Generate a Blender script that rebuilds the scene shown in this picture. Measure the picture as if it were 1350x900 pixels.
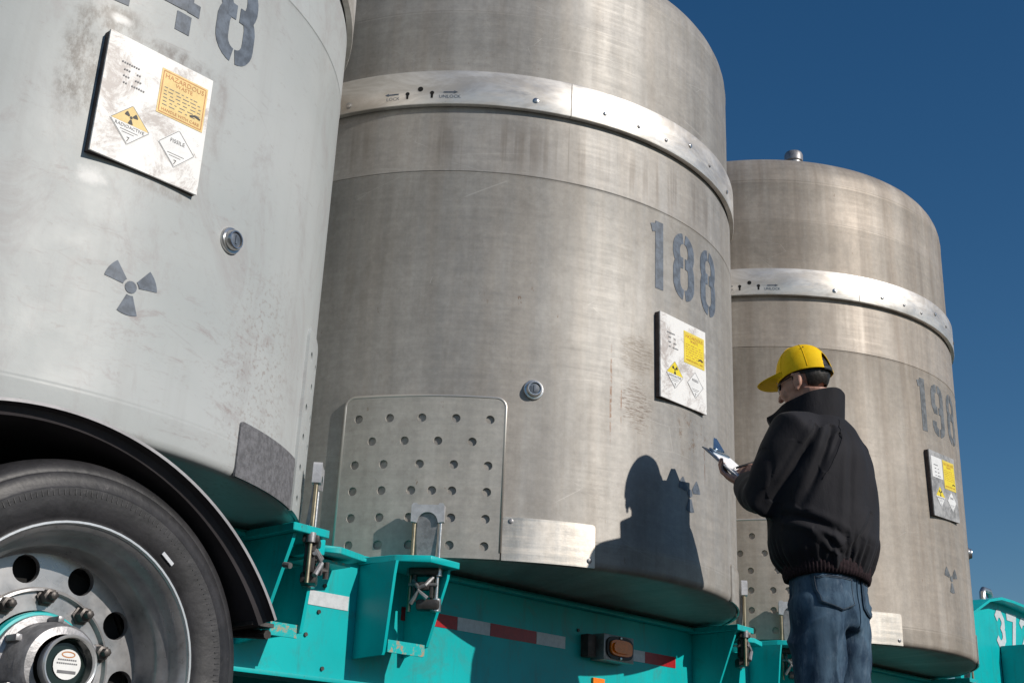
import bpy, bmesh, math, random
from mathutils import Vector, Matrix, noise
from mathutils.bvhtree import BVHTree
random.seed(7)
sin, cos, pi, rad = math.sin, math.cos, math.pi, math.radians
D = bpy.data
for o in list(D.objects): D.objects.remove(o)
SC = bpy.context.scene
COL = SC.collection
G = 1.03            # height of the casks' flat bottoms above the ground; all numbers below are in that "deck frame"
SP = 2.459          # spacing of the casks
R = 1.2             # cask radius

# ---------------------------------------------------------------- camera
r_ = Vector((0.62166171, -0.78314424, 0.01489334)); u_ = Vector((-0.29479825, -0.21631104, 0.93075428)); f_ = Vector((0.72569326, 0.58300483, 0.36534184))
cd = D.cameras.new('camera'); cam = D.objects.new('camera', cd); COL.objects.link(cam); SC.camera = cam
cam.matrix_world = Matrix(((r_.x, u_.x, -f_.x, -4.087), (r_.y, u_.y, -f_.y, -4.06), (r_.z, u_.z, -f_.z, -0.879 + G), (0, 0, 0, 1)))
cd.sensor_width = 36; cd.lens = 1702.0 / 1350 * 36; cd.shift_x = -123.6 / 1350; cd.shift_y = -23.0 / 1350
cd.clip_start = 0.05; cd.clip_end = 5000

# ---------------------------------------------------------------- sky and sun
SUN_AZ, SUN_EL = -80.0, 29.0        # direction towards the sun, degrees from +X towards +Y
w = D.worlds.new('World'); SC.world = w; w.use_nodes = True
nt = w.node_tree; bg = nt.nodes['Background']
sky = nt.nodes.new('ShaderNodeTexSky'); sky.sky_type = 'NISHITA'; sky.sun_disc = False
sky.sun_elevation = rad(SUN_EL); sky.sun_rotation = rad(90 - SUN_AZ)
sky.altitude = 600; sky.air_density = 1.15; sky.dust_density = 0.3; sky.ozone_density = 3.2
hs = nt.nodes.new('ShaderNodeHueSaturation'); hs.inputs['Saturation'].default_value = 1.28; nt.links.new(sky.outputs[0], hs.inputs['Color'])
nt.links.new(hs.outputs[0], bg.inputs[0]); bg.inputs[1].default_value = 0.068
sd = D.lights.new('sun', 'SUN'); sun = D.objects.new('sun', sd); COL.objects.link(sun)
sd.energy = 3.8; sd.angle = rad(0.55); sd.color = (1.0, 0.93, 0.84)
sdir = Vector((cos(rad(SUN_AZ)) * cos(rad(SUN_EL)), sin(rad(SUN_AZ)) * cos(rad(SUN_EL)), sin(rad(SUN_EL))))
sun.rotation_euler = sdir.to_track_quat('Z', 'Y').to_euler(); sun.location = sdir * 30
SC.view_settings.view_transform = 'Standard'; SC.view_settings.look = 'None'
SC.view_settings.exposure = 0.0; SC.view_settings.gamma = 1.0
SC.render.engine = 'CYCLES'

# ---------------------------------------------------------------- node helpers
class N:
    def __init__(s, name, rough=0.5, metal=0.0, color=(0.5, 0.5, 0.5), spec=0.5):
        s.m = D.materials.new(name); s.m.use_nodes = True; s.t = s.m.node_tree
        s.b = s.t.nodes['Principled BSDF']; s.set('Roughness', rough); s.set('Metallic', metal); s.set('Specular IOR Level', spec)
        s.b.inputs['Base Color'].default_value = (*color, 1)
    def set(s, k, v):
        if hasattr(v, 'is_output'): s.t.links.new(v, s.b.inputs[k])
        elif isinstance(v, tuple): s.b.inputs[k].default_value = (*v, 1)
        else: s.b.inputs[k].default_value = v
        return s
    def node(s, t, **kw):
        n = s.t.nodes.new(t)
        for k, v in kw.items(): setattr(n, k, v)
        return n
    def inp(s, n, i, v):
        if hasattr(v, 'is_output'): s.t.links.new(v, n.inputs[i])
        elif isinstance(v, tuple) and len(v) == 3 and n.inputs[i].type == 'RGBA': n.inputs[i].default_value = (*v, 1)
        else: n.inputs[i].default_value = v
    def uv(s): return s.node('ShaderNodeTexCoord').outputs['UV']
    def obj(s): return s.node('ShaderNodeTexCoord').outputs['Object']
    def mapv(s, v, scale=(1, 1, 1), loc=(0, 0, 0), rot=(0, 0, 0)):
        n = s.node('ShaderNodeMapping'); s.inp(n, 0, v); n.inputs[1].default_value = loc; n.inputs[2].default_value = rot; n.inputs[3].default_value = scale
        return n.outputs[0]
    def noise(s, v, scale=5, detail=4, rough=0.55, dist=0.0):
        n = s.node('ShaderNodeTexNoise'); s.inp(n, 'Vector', v); n.inputs['Scale'].default_value = scale
        n.inputs['Detail'].default_value = detail; n.inputs['Roughness'].default_value = rough; n.inputs['Distortion'].default_value = dist
        return n.outputs['Fac']
    def vor(s, v, scale=5, feature='F1'):
        n = s.node('ShaderNodeTexVoronoi'); n.feature = feature; s.inp(n, 'Vector', v); n.inputs['Scale'].default_value = scale
        return n.outputs['Distance']
    def ramp(s, f, a, b, lo=0.0, hi=1.0):
        n = s.node('ShaderNodeMapRange'); n.interpolation_type = 'SMOOTHSTEP'; s.inp(n, 0, f)
        n.inputs[1].default_value = a; n.inputs[2].default_value = b; n.inputs[3].default_value = lo; n.inputs[4].default_value = hi
        return n.outputs[0]
    def math(s, op, a, b=0.0, c=0.0):
        n = s.node('ShaderNodeMath', operation=op); s.inp(n, 0, a); s.inp(n, 1, b); s.inp(n, 2, c); return n.outputs[0]
    def mix(s, f, a, b, mode='MIX'):
        n = s.node('ShaderNodeMix', data_type='RGBA', blend_type=mode)
        s.inp(n, 0, f); s.inp(n, 6, a); s.inp(n, 7, b); return n.outputs[2]
    def spot(s, uv, c, rr, soft=0.5, wob=0.6, sc=9.0):
        """irregular stain: 1 inside an ellipse of radii rr round c, broken by noise"""
        n = s.mapv(uv, scale=(1 / rr[0], 1 / rr[1], 0), loc=(-c[0] / rr[0], -c[1] / rr[1], 0))
        l = s.node('ShaderNodeVectorMath', operation='LENGTH'); s.inp(l, 0, n)
        d = s.math('ADD', l.outputs['Value'], s.math('MULTIPLY', s.math('SUBTRACT', s.noise(uv, sc, 5, 0.65), 0.5), wob * 2))
        return s.ramp(d, 1.0, 1.0 - soft)
    def bump(s, h, strength=0.2, dist=0.01):
        n = s.node('ShaderNodeBump'); n.inputs['Strength'].default_value = strength; n.inputs['Distance'].default_value = dist
        s.inp(n, 'Height', h); s.t.links.new(n.outputs[0], s.b.inputs['Normal'])

M = {}
def steel(name, base, tint, warm, seed, metal=0.12, rough=0.55):
    n = N(name, rough, metal); uv = n.mapv(n.uv(), loc=(seed, 0, seed * 0.37))
    uv0 = n.uv()
    bl = n.noise(uv, 2.2, 5, 0.6, 0.3)
    br = n.noise(n.mapv(uv, scale=(1.5, 34, 1)), 1.6, 5, 0.7)
    vs = n.noise(n.mapv(uv, scale=(9, 0.55, 1)), 1.3, 4, 0.6)
    v2 = n.noise(n.mapv(uv, scale=(1, 0.05, 1)), 15, 5, 0.65, 0.25); v3 = n.noise(n.mapv(uv, scale=(1, 0.10, 1)), 3.2, 3, 0.5)
    sp = n.noise(uv, 42, 5, 0.75)
    c = n.mix(n.ramp(bl, 0.25, 0.75, 0.15, 0.85), base, tint)
    c = n.mix(n.ramp(vs, 0.35, 0.68, 0.0, 0.45), c, warm)
    k = n.math('ADD', n.ramp(br, 0.3, 0.7, 0.95, 1.04), n.ramp(sp, 0.35, 0.7, -0.06, 0.05))
    k = n.math('MULTIPLY', k, n.ramp(n.noise(uv, 14, 8, 0.82), 0.3, 0.7, 0.88, 1.08))
    k = n.math('MULTIPLY', k, n.ramp(v2, 0.30, 0.66, 0.90, 1.05)); k = n.math('MULTIPLY', k, n.ramp(v3, 0.32, 0.66, 0.88, 1.08))
    hb = n.ramp(n.noise(n.mapv(uv, scale=(0.25, 1, 1)), 22, 4, 0.6), 0.3, 0.7, 0.97, 1.025); k = n.math('MULTIPLY', k, hb)
    c = n.mix(1.0, c, n.math('MULTIPLY', k, 1.0), 'MULTIPLY')
    c = n.mix(n.ramp(n.noise(n.mapv(uv, scale=(1, 0.7, 1)), 4.5, 9, 0.82, 0.4), 0.50, 0.66, 0, 0.30), c, (0.20, 0.18, 0.155))
    # rusty specks and short runs
    ru = n.math('MULTIPLY', n.ramp(n.noise(n.mapv(uv, scale=(1, 0.45, 1)), 30, 4, 0.7), 0.66, 0.74), n.ramp(bl, 0.5, 0.64, 0.1, 0.8))
    c = n.mix(ru, c, (0.16, 0.085, 0.045))
    # thin light scratches
    sc = n.ramp(n.vor(n.mapv(uv, scale=(1.0, 5.5, 1), rot=(0, 0, 0.5)), 1.8, 'DISTANCE_TO_EDGE'), 0.0015, 0.0035, 1, 0)
    c = n.mix(n.math('MULTIPLY', sc, n.ramp(n.noise(uv, 3.1, 2), 0.52, 0.62, 0, 0.35)), c, (0.6, 0.58, 0.55))
    return n, uv0, uv, c, br, sp, bl
def fin_steel(n, uv, c, br, sp, r0=0.48, r1=0.60, b=0.07):
    n.set('Base Color', c); n.set('Roughness', n.ramp(n.math('ADD', n.math('MULTIPLY', br, 0.5), n.math('MULTIPLY', n.noise(n.mapv(uv, scale=(1, 0.12, 1)), 8, 5, .6), 0.5)), 0.35, 0.65, r0, r1))
    n.bump(n.math('ADD', n.math('MULTIPLY', br, 0.15), n.math('ADD', n.math('MULTIPLY', sp, 0.7), n.math('MULTIPLY', n.noise(n.mapv(uv, scale=(1, 0.3, 1)), 1.2, 2, 0.4), 6))), b, 0.004)
def U(az): return R * rad(az)
n, uv0, uv, c, br, sp, bl = steel('bare_steel', (0.305, 0.293, 0.276), (0.385, 0.371, 0.349), (0.31, 0.272, 0.23), 3.1, 0.22)
# scorched and rubbed patches left of the placard, drips below it
gr = n.noise(n.mapv(uv0, scale=(1, 6, 1)), 22, 5, 0.8)
a = n.math('MULTIPLY', n.spot(uv0, (U(-103.5), 0.87), (0.10, 0.10), 0.4, 0.35, 14), n.ramp(gr, 0.42, 0.62, 0.15, 0.8))
c = n.mix(a, c, (0.15, 0.12, 0.09))
a = n.math('MULTIPLY', n.spot(uv0, (U(-104), 0.66), (0.10, 0.13), 0.5, 0.5, 16), n.ramp(gr, 0.46, 0.62, 0.0, 0.9))
c = n.mix(a, c, (0.13, 0.095, 0.07))
a = n.math('MULTIPLY', n.spot(uv0, (U(-88), 0.60), (0.16, 0.12), 0.6, 0.6, 18), n.ramp(n.noise(n.mapv(uv0, scale=(1, 0.6, 1)), 34, 6, 0.75), 0.54, 0.62, 0, 0.75))
c = n.mix(a, c, (0.19, 0.13, 0.085))
for az, z0, z1, ww in ((-109.6, 0.42, 0.95, 0.007), (-83.3, 0.38, 0.66, 0.0045), (-107.3, 0.5, 0.8, 0.004)):
    a = n.math('MULTIPLY', n.spot(uv0, (U(az), (z0 + z1) / 2), (ww, (z1 - z0) / 2), 0.7, 0.25, 40), n.ramp(n.noise(uv0, 34, 3), 0.42, 0.56, 0.1, 0.85))
    c = n.mix(a, c, (0.19, 0.10, 0.055))
dr = n.math('MULTIPLY', n.ramp(n.noise(n.mapv(uv0, scale=(1, 0.03, 1)), 26, 3, 0.5), 0.52, 0.66), n.spot(uv0, (U(-100), 1.66), (3.0, 0.16), 0.9, 0.25, 4))
c = n.mix(n.math('MULTIPLY', dr, 0.45), c, (0.15, 0.125, 0.10))
wl = n.spot(uv0, (U(-119.5), 1.68), (0.0035, 0.15), 0.4, 0.05, 9); c = n.mix(n.math('MULTIPLY', wl, 0.5), c, (0.2, 0.18, 0.16))
fin_steel(n, uv, c, br, sp); M['steel'] = n.m
n, uv0, uv, c, br, sp, bl = steel('weathered_steel', (0.34, 0.305, 0.265), (0.44, 0.395, 0.345), (0.31, 0.25, 0.195), 17.3, 0.2)
c = n.mix(n.ramp(n.noise(n.mapv(uv, scale=(5, 0.5, 1)), 2, 4, .6), 0.5, 0.72, 0, 0.5), c, (0.22, 0.18, 0.145))
fin_steel(n, uv, c, br, sp, 0.50, 0.62); M['steel3'] = n.m
n, uv0, uv, c, br, sp, bl = steel('doubler_plate_steel', (0.36, 0.35, 0.325), (0.42, 0.405, 0.375), (0.36, 0.34, 0.30), 9.0)
fin_steel(n, uv, c, br, sp, 0.42, 0.6, 0.08); M['plate'] = n.m
n, uv0, uv, c, br, sp, bl = steel('bright_plate_steel', (0.55, 0.52, 0.48), (0.68, 0.64, 0.59), (0.55, 0.47, 0.38), 5.0, 0.7)
fin_steel(n, uv, c, br, sp, 0.30, 0.5, 0.08); M['bright'] = n.m
# underside of the casks: scuffed steel, colour darkened against teal bounce light, with green paint rubbed onto it
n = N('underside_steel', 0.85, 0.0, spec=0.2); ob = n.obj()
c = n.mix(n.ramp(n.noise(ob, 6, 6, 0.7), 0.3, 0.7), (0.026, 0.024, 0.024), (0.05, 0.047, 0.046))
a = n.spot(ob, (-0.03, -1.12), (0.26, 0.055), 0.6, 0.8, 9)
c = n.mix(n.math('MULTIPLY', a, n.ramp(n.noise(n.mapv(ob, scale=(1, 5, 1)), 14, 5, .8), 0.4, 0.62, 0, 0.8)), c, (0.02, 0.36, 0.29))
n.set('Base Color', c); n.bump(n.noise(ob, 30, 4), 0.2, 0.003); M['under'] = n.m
# polished locking ring
n = N('satin_ring_steel', 0.4, 0.55); uv = n.uv()
c = n.mix(n.ramp(n.noise(n.mapv(uv, scale=(1, 2.5, 1)), 3.4, 6, 0.7, 0.8), 0.35, 0.65), (0.55, 0.51, 0.46), (0.76, 0.73, 0.69))
c = n.mix(n.ramp(n.noise(uv, 26, 4, 0.7), 0.66, 0.75, 0, 0.6), c, (0.30, 0.24, 0.18))
n.set('Base Color', c); n.set('Roughness', n.ramp(n.noise(n.mapv(uv, scale=(1, 3, 1)), 5, 5, 0.7, 0.6), 0.3, 0.7, 0.34, 0.52))
n.bump(n.math('ADD', n.noise(n.mapv(uv, scale=(1, 5, 1)), 4.5, 3, 0.6), n.noise(uv, 1.8, 2)), 0.10, 0.008); M['ring'] = n.m
# painted cask
n = N('pale_grey_paint', 0.5, 0.0); uv = n.uv()
c = n.mix(n.ramp(n.noise(uv, 1.6, 4), 0.3, 0.7), (0.40, 0.425, 0.425), (0.46, 0.48, 0.48))
c = n.mix(n.ramp(n.noise(n.mapv(uv, scale=(1.6, 0.8, 1)), 2.5, 8, 0.8, 1.0), 0.50, 0.66, 0, 0.42), c, (0.33, 0.30, 0.30))
c = n.mix(n.ramp(n.noise(n.mapv(uv, scale=(1, 3.5, 1), rot=(0, 0, 0.35)), 7, 8, 0.82, 0.8), 0.56, 0.70, 0, 0.45), c, (0.28, 0.235, 0.235))
c = n.mix(n.ramp(n.noise(n.mapv(uv, scale=(1, 0.07, 1)), 12, 4, 0.6), 0.5, 0.7, 0, 0.18), c, (0.30, 0.29, 0.28))
c = n.mix(n.ramp(n.noise(n.mapv(uv, scale=(1, 1.8, 1), rot=(0, 0, 0.5)), 16, 6, 0.75), 0.58, 0.72, 0, 0.40), c, (0.27, 0.23, 0.22))
low = n.spot(uv, (U(-82), 0.30), (0.75, 0.32), 0.8, 0.6, 5)
c = n.mix(n.math('MULTIPLY', low, n.ramp(n.noise(n.mapv(uv, scale=(0.8, 2.2, 1), rot=(0, 0, 0.35)), 9, 7, 0.8, 0.5), 0.52, 0.68, 0, 0.55)), c, (0.28, 0.22, 0.22))
rt = n.spot(uv, (U(-66), 0.30), (0.26, 0.5), 0.7, 0.5, 6)
c = n.mix(n.math('MULTIPLY', rt, n.ramp(n.noise(uv, 55, 4, 0.7), 0.52, 0.64, 0, 0.55)), c, (0.26, 0.21, 0.19))
for (az, z, ru, rv, st, col) in ((-101.3, 0.97, 0.085, 0.26, 0.95, (0.12, 0.11, 0.10)), (-98, 1.13, 0.12, 0.07, 0.9, (0.10, 0.09, 0.08)), (-89.5, 1.10, 0.18, 0.040, 0.8, (0.15, 0.13, 0.12)),
                                  (-81.5, 1.0, 0.035, 0.18, 0.6, (0.3, 0.27, 0.26)), (-88, 0.70, 0.15, 0.030, 0.6, (0.25, 0.22, 0.2))):
    a = n.math('MULTIPLY', n.spot(uv, (U(az), z), (ru, rv), 0.8, 0.7, 12), n.ramp(n.noise(n.mapv(uv, scale=(1.6, 0.8, 1)), 18, 6, 0.8), 0.38, 0.62, 0.2, 1.0))
    c = n.mix(n.math('MULTIPLY', a, st), c, col)
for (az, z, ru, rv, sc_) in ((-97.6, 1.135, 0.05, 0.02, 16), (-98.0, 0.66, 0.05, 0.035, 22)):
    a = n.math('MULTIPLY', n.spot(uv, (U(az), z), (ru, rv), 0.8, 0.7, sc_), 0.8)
    c = n.mix(a, c, (0.74, 0.74, 0.73))  # pale highlights painted into the coat beside the placard
# drawn scratches (wavy thin dark lines)
wv = n.vor(n.mapv(uv, scale=(0.7, 2.6, 1), rot=(0, 0, -0.45), loc=(0.35, 0, 0)), 1.5, 'DISTANCE_TO_EDGE')
c = n.mix(n.math('MULTIPLY', n.ramp(wv, 0.002, 0.006, 1, 0), n.ramp(n.noise(uv, 4, 2), 0.54, 0.66, 0, 0.16)), c, (0.27, 0.23, 0.23))
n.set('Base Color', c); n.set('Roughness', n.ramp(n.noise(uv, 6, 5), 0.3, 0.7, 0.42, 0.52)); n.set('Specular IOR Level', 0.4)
n.bump(n.math('ADD', n.math('MULTIPLY', n.noise(uv, 1.6, 2), 4), n.noise(uv, 40, 3)), 0.08, 0.005); M['paint'] = n.m
def simple(key, name, color, rough=0.5, metal=0.0, var=0.15, sc=20.0, bump=0.1, dark=None, coat=0.0):
    n = N(name, rough, metal); ob = n.obj()
    d = dark or tuple(x * (1 - var) for x in color)
    c = n.mix(n.ramp(n.noise(ob, sc, 5, 0.65), 0.35, 0.65), d, color)
    n.set('Base Color', c)
    if bump: n.bump(n.noise(ob, sc * 4, 3), bump, 0.003)
    if coat: n.set('Coat Weight', coat)
    M[key] = n.m; return n
n = N('teal_paint', 0.4, 0.0, spec=0.35); ob = n.obj()
c = n.mix(n.ramp(n.noise(ob, 3, 4), 0.3, 0.7), (0.0, 0.40, 0.415), (0.0, 0.47, 0.485))
c = n.mix(n.ramp(n.noise(ob, 24, 6, 0.8), 0.64, 0.74, 0, 0.5), c, (0.02, 0.20, 0.17))
c = n.mix(n.ramp(n.noise(n.mapv(ob, scale=(1, 1, 0.12)), 22, 6, 0.75), 0.50, 0.72, 0, 0.40), c, (0.055, 0.17, 0.15))
c = n.mix(n.ramp(n.noise(ob, 5, 8, 0.8, 0.6), 0.50, 0.68, 0, 0.42), c, (0.07, 0.22, 0.20))
c = n.mix(n.ramp(n.noise(ob, 75, 4, 0.7), 0.68, 0.72, 0, 0.85), c, (0.09, 0.05, 0.03))
n.set('Base Color', c); n.bump(n.noise(ob, 60, 3), 0.08, 0.002); M['teal'] = n.m
n = N('chipped_teal_paint', 0.4, 0.0); ob = n.obj()
c = n.mix(n.ramp(n.noise(ob, 30, 6, 0.8), 0.52, 0.60), (0.0, 0.44, 0.44), (0.38, 0.31, 0.21))
n.set('Base Color', c); M['chip'] = n.m
simple('stencil', 'blue_grey_stencil_paint', (0.135, 0.165, 0.21), 0.55, 0, 0.45, 30, 0.05)
simple('stencil3', 'faded_stencil_paint', (0.17, 0.185, 0.20), 0.6, 0, 0.5, 26, 0.05)
simple('black', 'black_print', (0.02, 0.02, 0.022), 0.5, 0, 0.3)
simple('dkprint', 'grey_print', (0.20, 0.20, 0.21), 0.5, 0, 0.3)
n = N('dirty_white_placard', 0.35, 0.0); ob = n.obj()
c = n.mix(n.ramp(n.noise(ob, 9, 7, 0.8, 0.6), 0.47, 0.63, 0, 0.9), (0.86, 0.85, 0.83), (0.48, 0.43, 0.40))
c = n.mix(n.ramp(n.noise(ob, 22, 6, 0.8), 0.62, 0.72, 0, 0.8), c, (0.26, 0.21, 0.18)); n.set('Base Color', c); M['plac'] = n.m
simple('plac3', 'brushed_placard_backing', (0.46, 0.455, 0.45), 0.5, 0.1, 0.55, 12)
simple('side', 'dark_placard_edge', (0.085, 0.060, 0.055), 0.6, 0, 0.5, 30)
simple('white', 'white_label', (0.84, 0.84, 0.83), 0.4, 0, 0.10, 16)
simple('yellow', 'yellow_label', (0.88, 0.70, 0.03), 0.4, 0, 0.10, 14)
simple('orange', 'faded_orange_label', (0.86, 0.63, 0.24), 0.4, 0, 0.18, 14)
simple('redprint', 'faded_red_print', (0.62, 0.26, 0.08), 0.5, 0, 0.2)
simple('chrome', 'worn_chrome', (0.62, 0.61, 0.60), 0.28, 0.9, 0.25, 30)
simple('cast', 'grey_cast_metal', (0.36, 0.355, 0.365), 0.42, 0.45, 0.35, 30, 0.2)
simple('yoke', 'pale_zinc_casting', (0.55, 0.55, 0.57), 0.4, 0.25, 0.2, 30, 0.2)
simple('iron', 'dark_greasy_iron', (0.10, 0.09, 0.085), 0.45, 0.5, 0.45, 30, 0.2)
simple('brass', 'dull_yellow_metal', (0.42, 0.36, 0.25), 0.35, 0.8, 0.3, 20)
simple('hole', 'dark_hole', (0.008, 0.008, 0.008), 0.9, 0, 0.1, 10, 0)
simple('red', 'red_reflective_tape', (0.40, 0.012, 0.018), 0.35, 0, 0.2, 60, 0.05)
simple('tapew', 'white_reflective_tape', (0.62, 0.64, 0.67), 0.35, 0, 0.14, 60, 0.05)
simple('amber', 'amber_lens', (1.0, 0.24, 0.0), 0.22, 0, 0.15, 60, 0.1)
simple('rubber', 'black_rubber', (0.022, 0.021, 0.023), 0.5, 0, 0.3, 12)
n = N('tyre_rubber', 0.5, 0.0); ob = n.obj()
c = n.mix(n.ramp(n.noise(ob, 7, 6, 0.75, 0.5), 0.35, 0.65), (0.016, 0.016, 0.018), (0.034, 0.033, 0.037))
c = n.mix(n.ramp(n.noise(ob, 34, 5, 0.8), 0.62, 0.74, 0, 0.6), c, (0.14, 0.13, 0.13))
c = n.mix(n.ramp(n.noise(ob, 3, 8, 0.8, 0.8), 0.52, 0.68, 0, 0.5), c, (0.085, 0.080, 0.078))
n.set('Base Color', c); n.bump(n.math('ADD', n.noise(ob, 50, 4), n.math('MULTIPLY', n.noise(ob, 14, 3), 2.0)), 0.3, 0.003); M['tyre'] = n.m
n = N('aluminium_wheel', 0.4, 0.55); ob = n.obj()
c = n.mix(n.ramp(n.noise(ob, 6, 5, 0.7), 0.35, 0.65), (0.26, 0.255, 0.26), (0.42, 0.415, 0.42))
c = n.mix(n.ramp(n.noise(ob, 30, 5, 0.8), 0.55, 0.72, 0, 0.5), c, (0.14, 0.13, 0.12))
n.set('Base Color', c); n.set('Roughness', n.ramp(n.noise(ob, 9, 4), 0.3, 0.7, 0.26, 0.46)); M['alu'] = n.m
simple('lip', 'bright_rim_edge', (0.66, 0.66, 0.66), 0.3, 0.6, 0.1, 20)
simple('fend', 'black_plastic_fender', (0.020, 0.017, 0.021), 0.5, 0, 0.35, 8)
simple('fendlip', 'pale_fender_edge', (0.36, 0.35, 0.36), 0.4, 0.3, 0.2, 12)
simple('fendin', 'dusty_fender_lining', (0.050, 0.043, 0.048), 0.7, 0, 0.35, 8)
simple('rough', 'rough_unpainted_plate', (0.20, 0.20, 0.215), 0.7, 0.2, 0.4, 60, 0.4)
n = N('black_nylon_jacket', 0.78, 0.0, spec=0.2); ob = n.obj()
c = n.mix(n.ramp(n.noise(ob, 5, 4), 0.3, 0.7), (0.011, 0.011, 0.014), (0.018, 0.0175, 0.022)); n.set('Base Color', c)
n.bump(n.math('ADD', n.noise(n.mapv(ob, scale=(1, 1, 0.4)), 16, 5, 0.6), n.math('MULTIPLY', n.noise(ob, 400, 2), 0.05)), 0.35, 0.012); n.set('Sheen Weight', 0.05); M['jacket'] = n.m
n = N('maroon_knit', 0.85, 0.0, spec=0.2); ob = n.obj()
n.set('Base Color', n.mix(n.ramp(n.noise(ob, 120, 3), 0.4, 0.6), (0.016, 0.010, 0.012), (0.032, 0.019, 0.023))); M['knit'] = n.m
n = N('blue_denim', 0.8, 0.0, spec=0.2); ob = n.obj()
c = n.mix(n.ramp(n.noise(n.mapv(ob, scale=(1, 1, 0.45)), 9, 6, 0.7), 0.38, 0.66), (0.018, 0.040, 0.075), (0.075, 0.130, 0.190))
c = n.mix(n.ramp(n.noise(n.mapv(ob, scale=(1, 1, 0.25)), 60, 4, 0.7), 0.5, 0.75, 0, 0.5), c, (0.15, 0.20, 0.26))
n.set('Base Color', c); n.bump(n.math('ADD', n.noise(n.mapv(ob, scale=(1, 1, 0.5)), 14, 4), n.math('MULTIPLY', n.noise(ob, 350, 2), 0.08)), 0.4, 0.010); M['denim'] = n.m
simple('skin', 'skin', (0.50, 0.27, 0.20), 0.5, 0, 0.2, 18, 0.1).set('Subsurface Weight', 0.0)
simple('hair', 'dark_brown_hair', (0.022, 0.016, 0.013), 0.5, 0, 0.6, 90, 0.3)
n = N('yellow_cap_cotton', 0.75, 0.0, spec=0.25); ob = n.obj()
n.set('Base Color', n.mix(n.ramp(n.noise(ob, 30, 4), 0.3, 0.7), (0.87, 0.53, 0.003), (0.93, 0.60, 0.008)))
n.bump(n.math('ADD', n.noise(ob, 25, 3), n.math('MULTIPLY', n.noise(ob, 400, 2), 0.1)), 0.25, 0.006); M['cap'] = n.m
simple('darkcloth', 'dark_strap', (0.02, 0.025, 0.03), 0.6)
simple('boot', 'brown_leather', (0.07, 0.04, 0.025), 0.5)
simple('lens', 'dark_glasses', (0.01, 0.01, 0.012), 0.08, 0, 0.1, 5, 0)
simple('clip', 'sky_tinted_clip_steel', (0.30, 0.42, 0.55), 0.22, 0.9, 0.2, 30)  # blue reflection of the sky put into the clip's base colour
simple('board', 'grey_clipboard_board', (0.30, 0.30, 0.30), 0.5, 0, 0.15)
simple('paper', 'white_paper', (0.85, 0.86, 0.88), 0.6, 0, 0.03)
n = N('sandy_asphalt', 0.9, 0.0, spec=0.2); ob = n.obj()
c = n.mix(n.ramp(n.noise(ob, 0.6, 6), 0.3, 0.7), (0.030, 0.029, 0.028), (0.055, 0.052, 0.049))
c = n.mix(n.ramp(n.noise(ob, 60, 4, 0.8), 0.4, 0.7, 0, 0.6), c, (0.10, 0.095, 0.085)); n.set('Base Color', c); n.bump(n.noise(ob, 90, 4), 0.5, 0.01); M['ground'] = n.m

# ---------------------------------------------------------------- object helpers
ORG = {}
def thing(name, label, cat, org, group=None):
    """Empty at the thing's base; org is (x, y) in the deck frame; children are written in the deck frame"""
    o = D.objects.new(name, None); COL.objects.link(o); o.empty_display_size = 0.1
    o.location = (org[0], org[1], org[2] + G if len(org) > 2 else 0.0)
    ORG[o.name] = Vector((o.location.x, o.location.y, o.location.z - G))
    o['label'] = label; o['category'] = cat
    if group: o['group'] = group
    return o
def root_off(p):
    return ORG.get(p.name, Vector((0, 0, 0)))
def link(name, me, mat, parent=None, label=None, smooth=True, off=None, kind=None):
    """me: mesh in deck frame"""
    o = D.objects.new(name, me); COL.objects.link(o)
    top = parent
    while top is not None and top.parent: top = top.parent
    if off is None: off = ORG[top.name] if top is not None and top.name in ORG else Vector((0, 0, -G))
    me.transform(Matrix.Translation(-off))
    if isinstance(mat, (list, tuple)):
        for m_ in mat: me.materials.append(M[m_])
    elif mat: me.materials.append(M[mat])
    if smooth:
        for p in me.polygons: p.use_smooth = True
    if parent is not None: o.parent = parent
    if label: o['label'] = label
    if kind: o['kind'] = kind
    return o
def mesh(V, F, uv=None, mats=None):
    me = D.meshes.new('m'); me.from_pydata([tuple(v) for v in V], [], F)
    if uv is not None:
        l = me.uv_layers.new(name='UVMap')
        for p in me.polygons:
            for li in p.loop_indices: l.data[li].uv = uv[me.loops[li].vertex_index]
    if mats:
        for p, m_ in zip(me.polygons, mats): p.material_index = m_
    me.update(); return me
def bm_mesh(bm):
    me = D.meshes.new('m'); bm.normal_update(); bm.to_mesh(me); bm.free(); return me
def sharp(me, ang=35):
    me.update()
    try: me.set_sharp_from_angle(angle=rad(ang))
    except Exception: pass
    return me
def basis(c, x, y, z): return Matrix(((x[0], y[0], z[0], c[0]), (x[1], y[1], z[1], c[1]), (x[2], y[2], z[2], c[2]), (0, 0, 0, 1)))
def add_box(bm, c, s, mat=None, bev=0.0, mi=0):
    t = bmesh.new(); bmesh.ops.create_cube(t, size=1.0)
    for v in t.verts: v.co = Vector((v.co.x * s[0], v.co.y * s[1], v.co.z * s[2]))
    if bev: bmesh.ops.bevel(t, geom=t.edges[:], offset=bev, segments=2, affect='EDGES', profile=0.6)
    mx = Matrix.Translation(c) if mat is None else mat @ Matrix.Translation(c)
    bmesh.ops.transform(t, matrix=mx, verts=t.verts)
    for f in t.faces: f.material_index = mi
    me = D.meshes.new('t'); t.to_mesh(me); t.free(); bm.from_mesh(me); D.meshes.remove(me)
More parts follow.
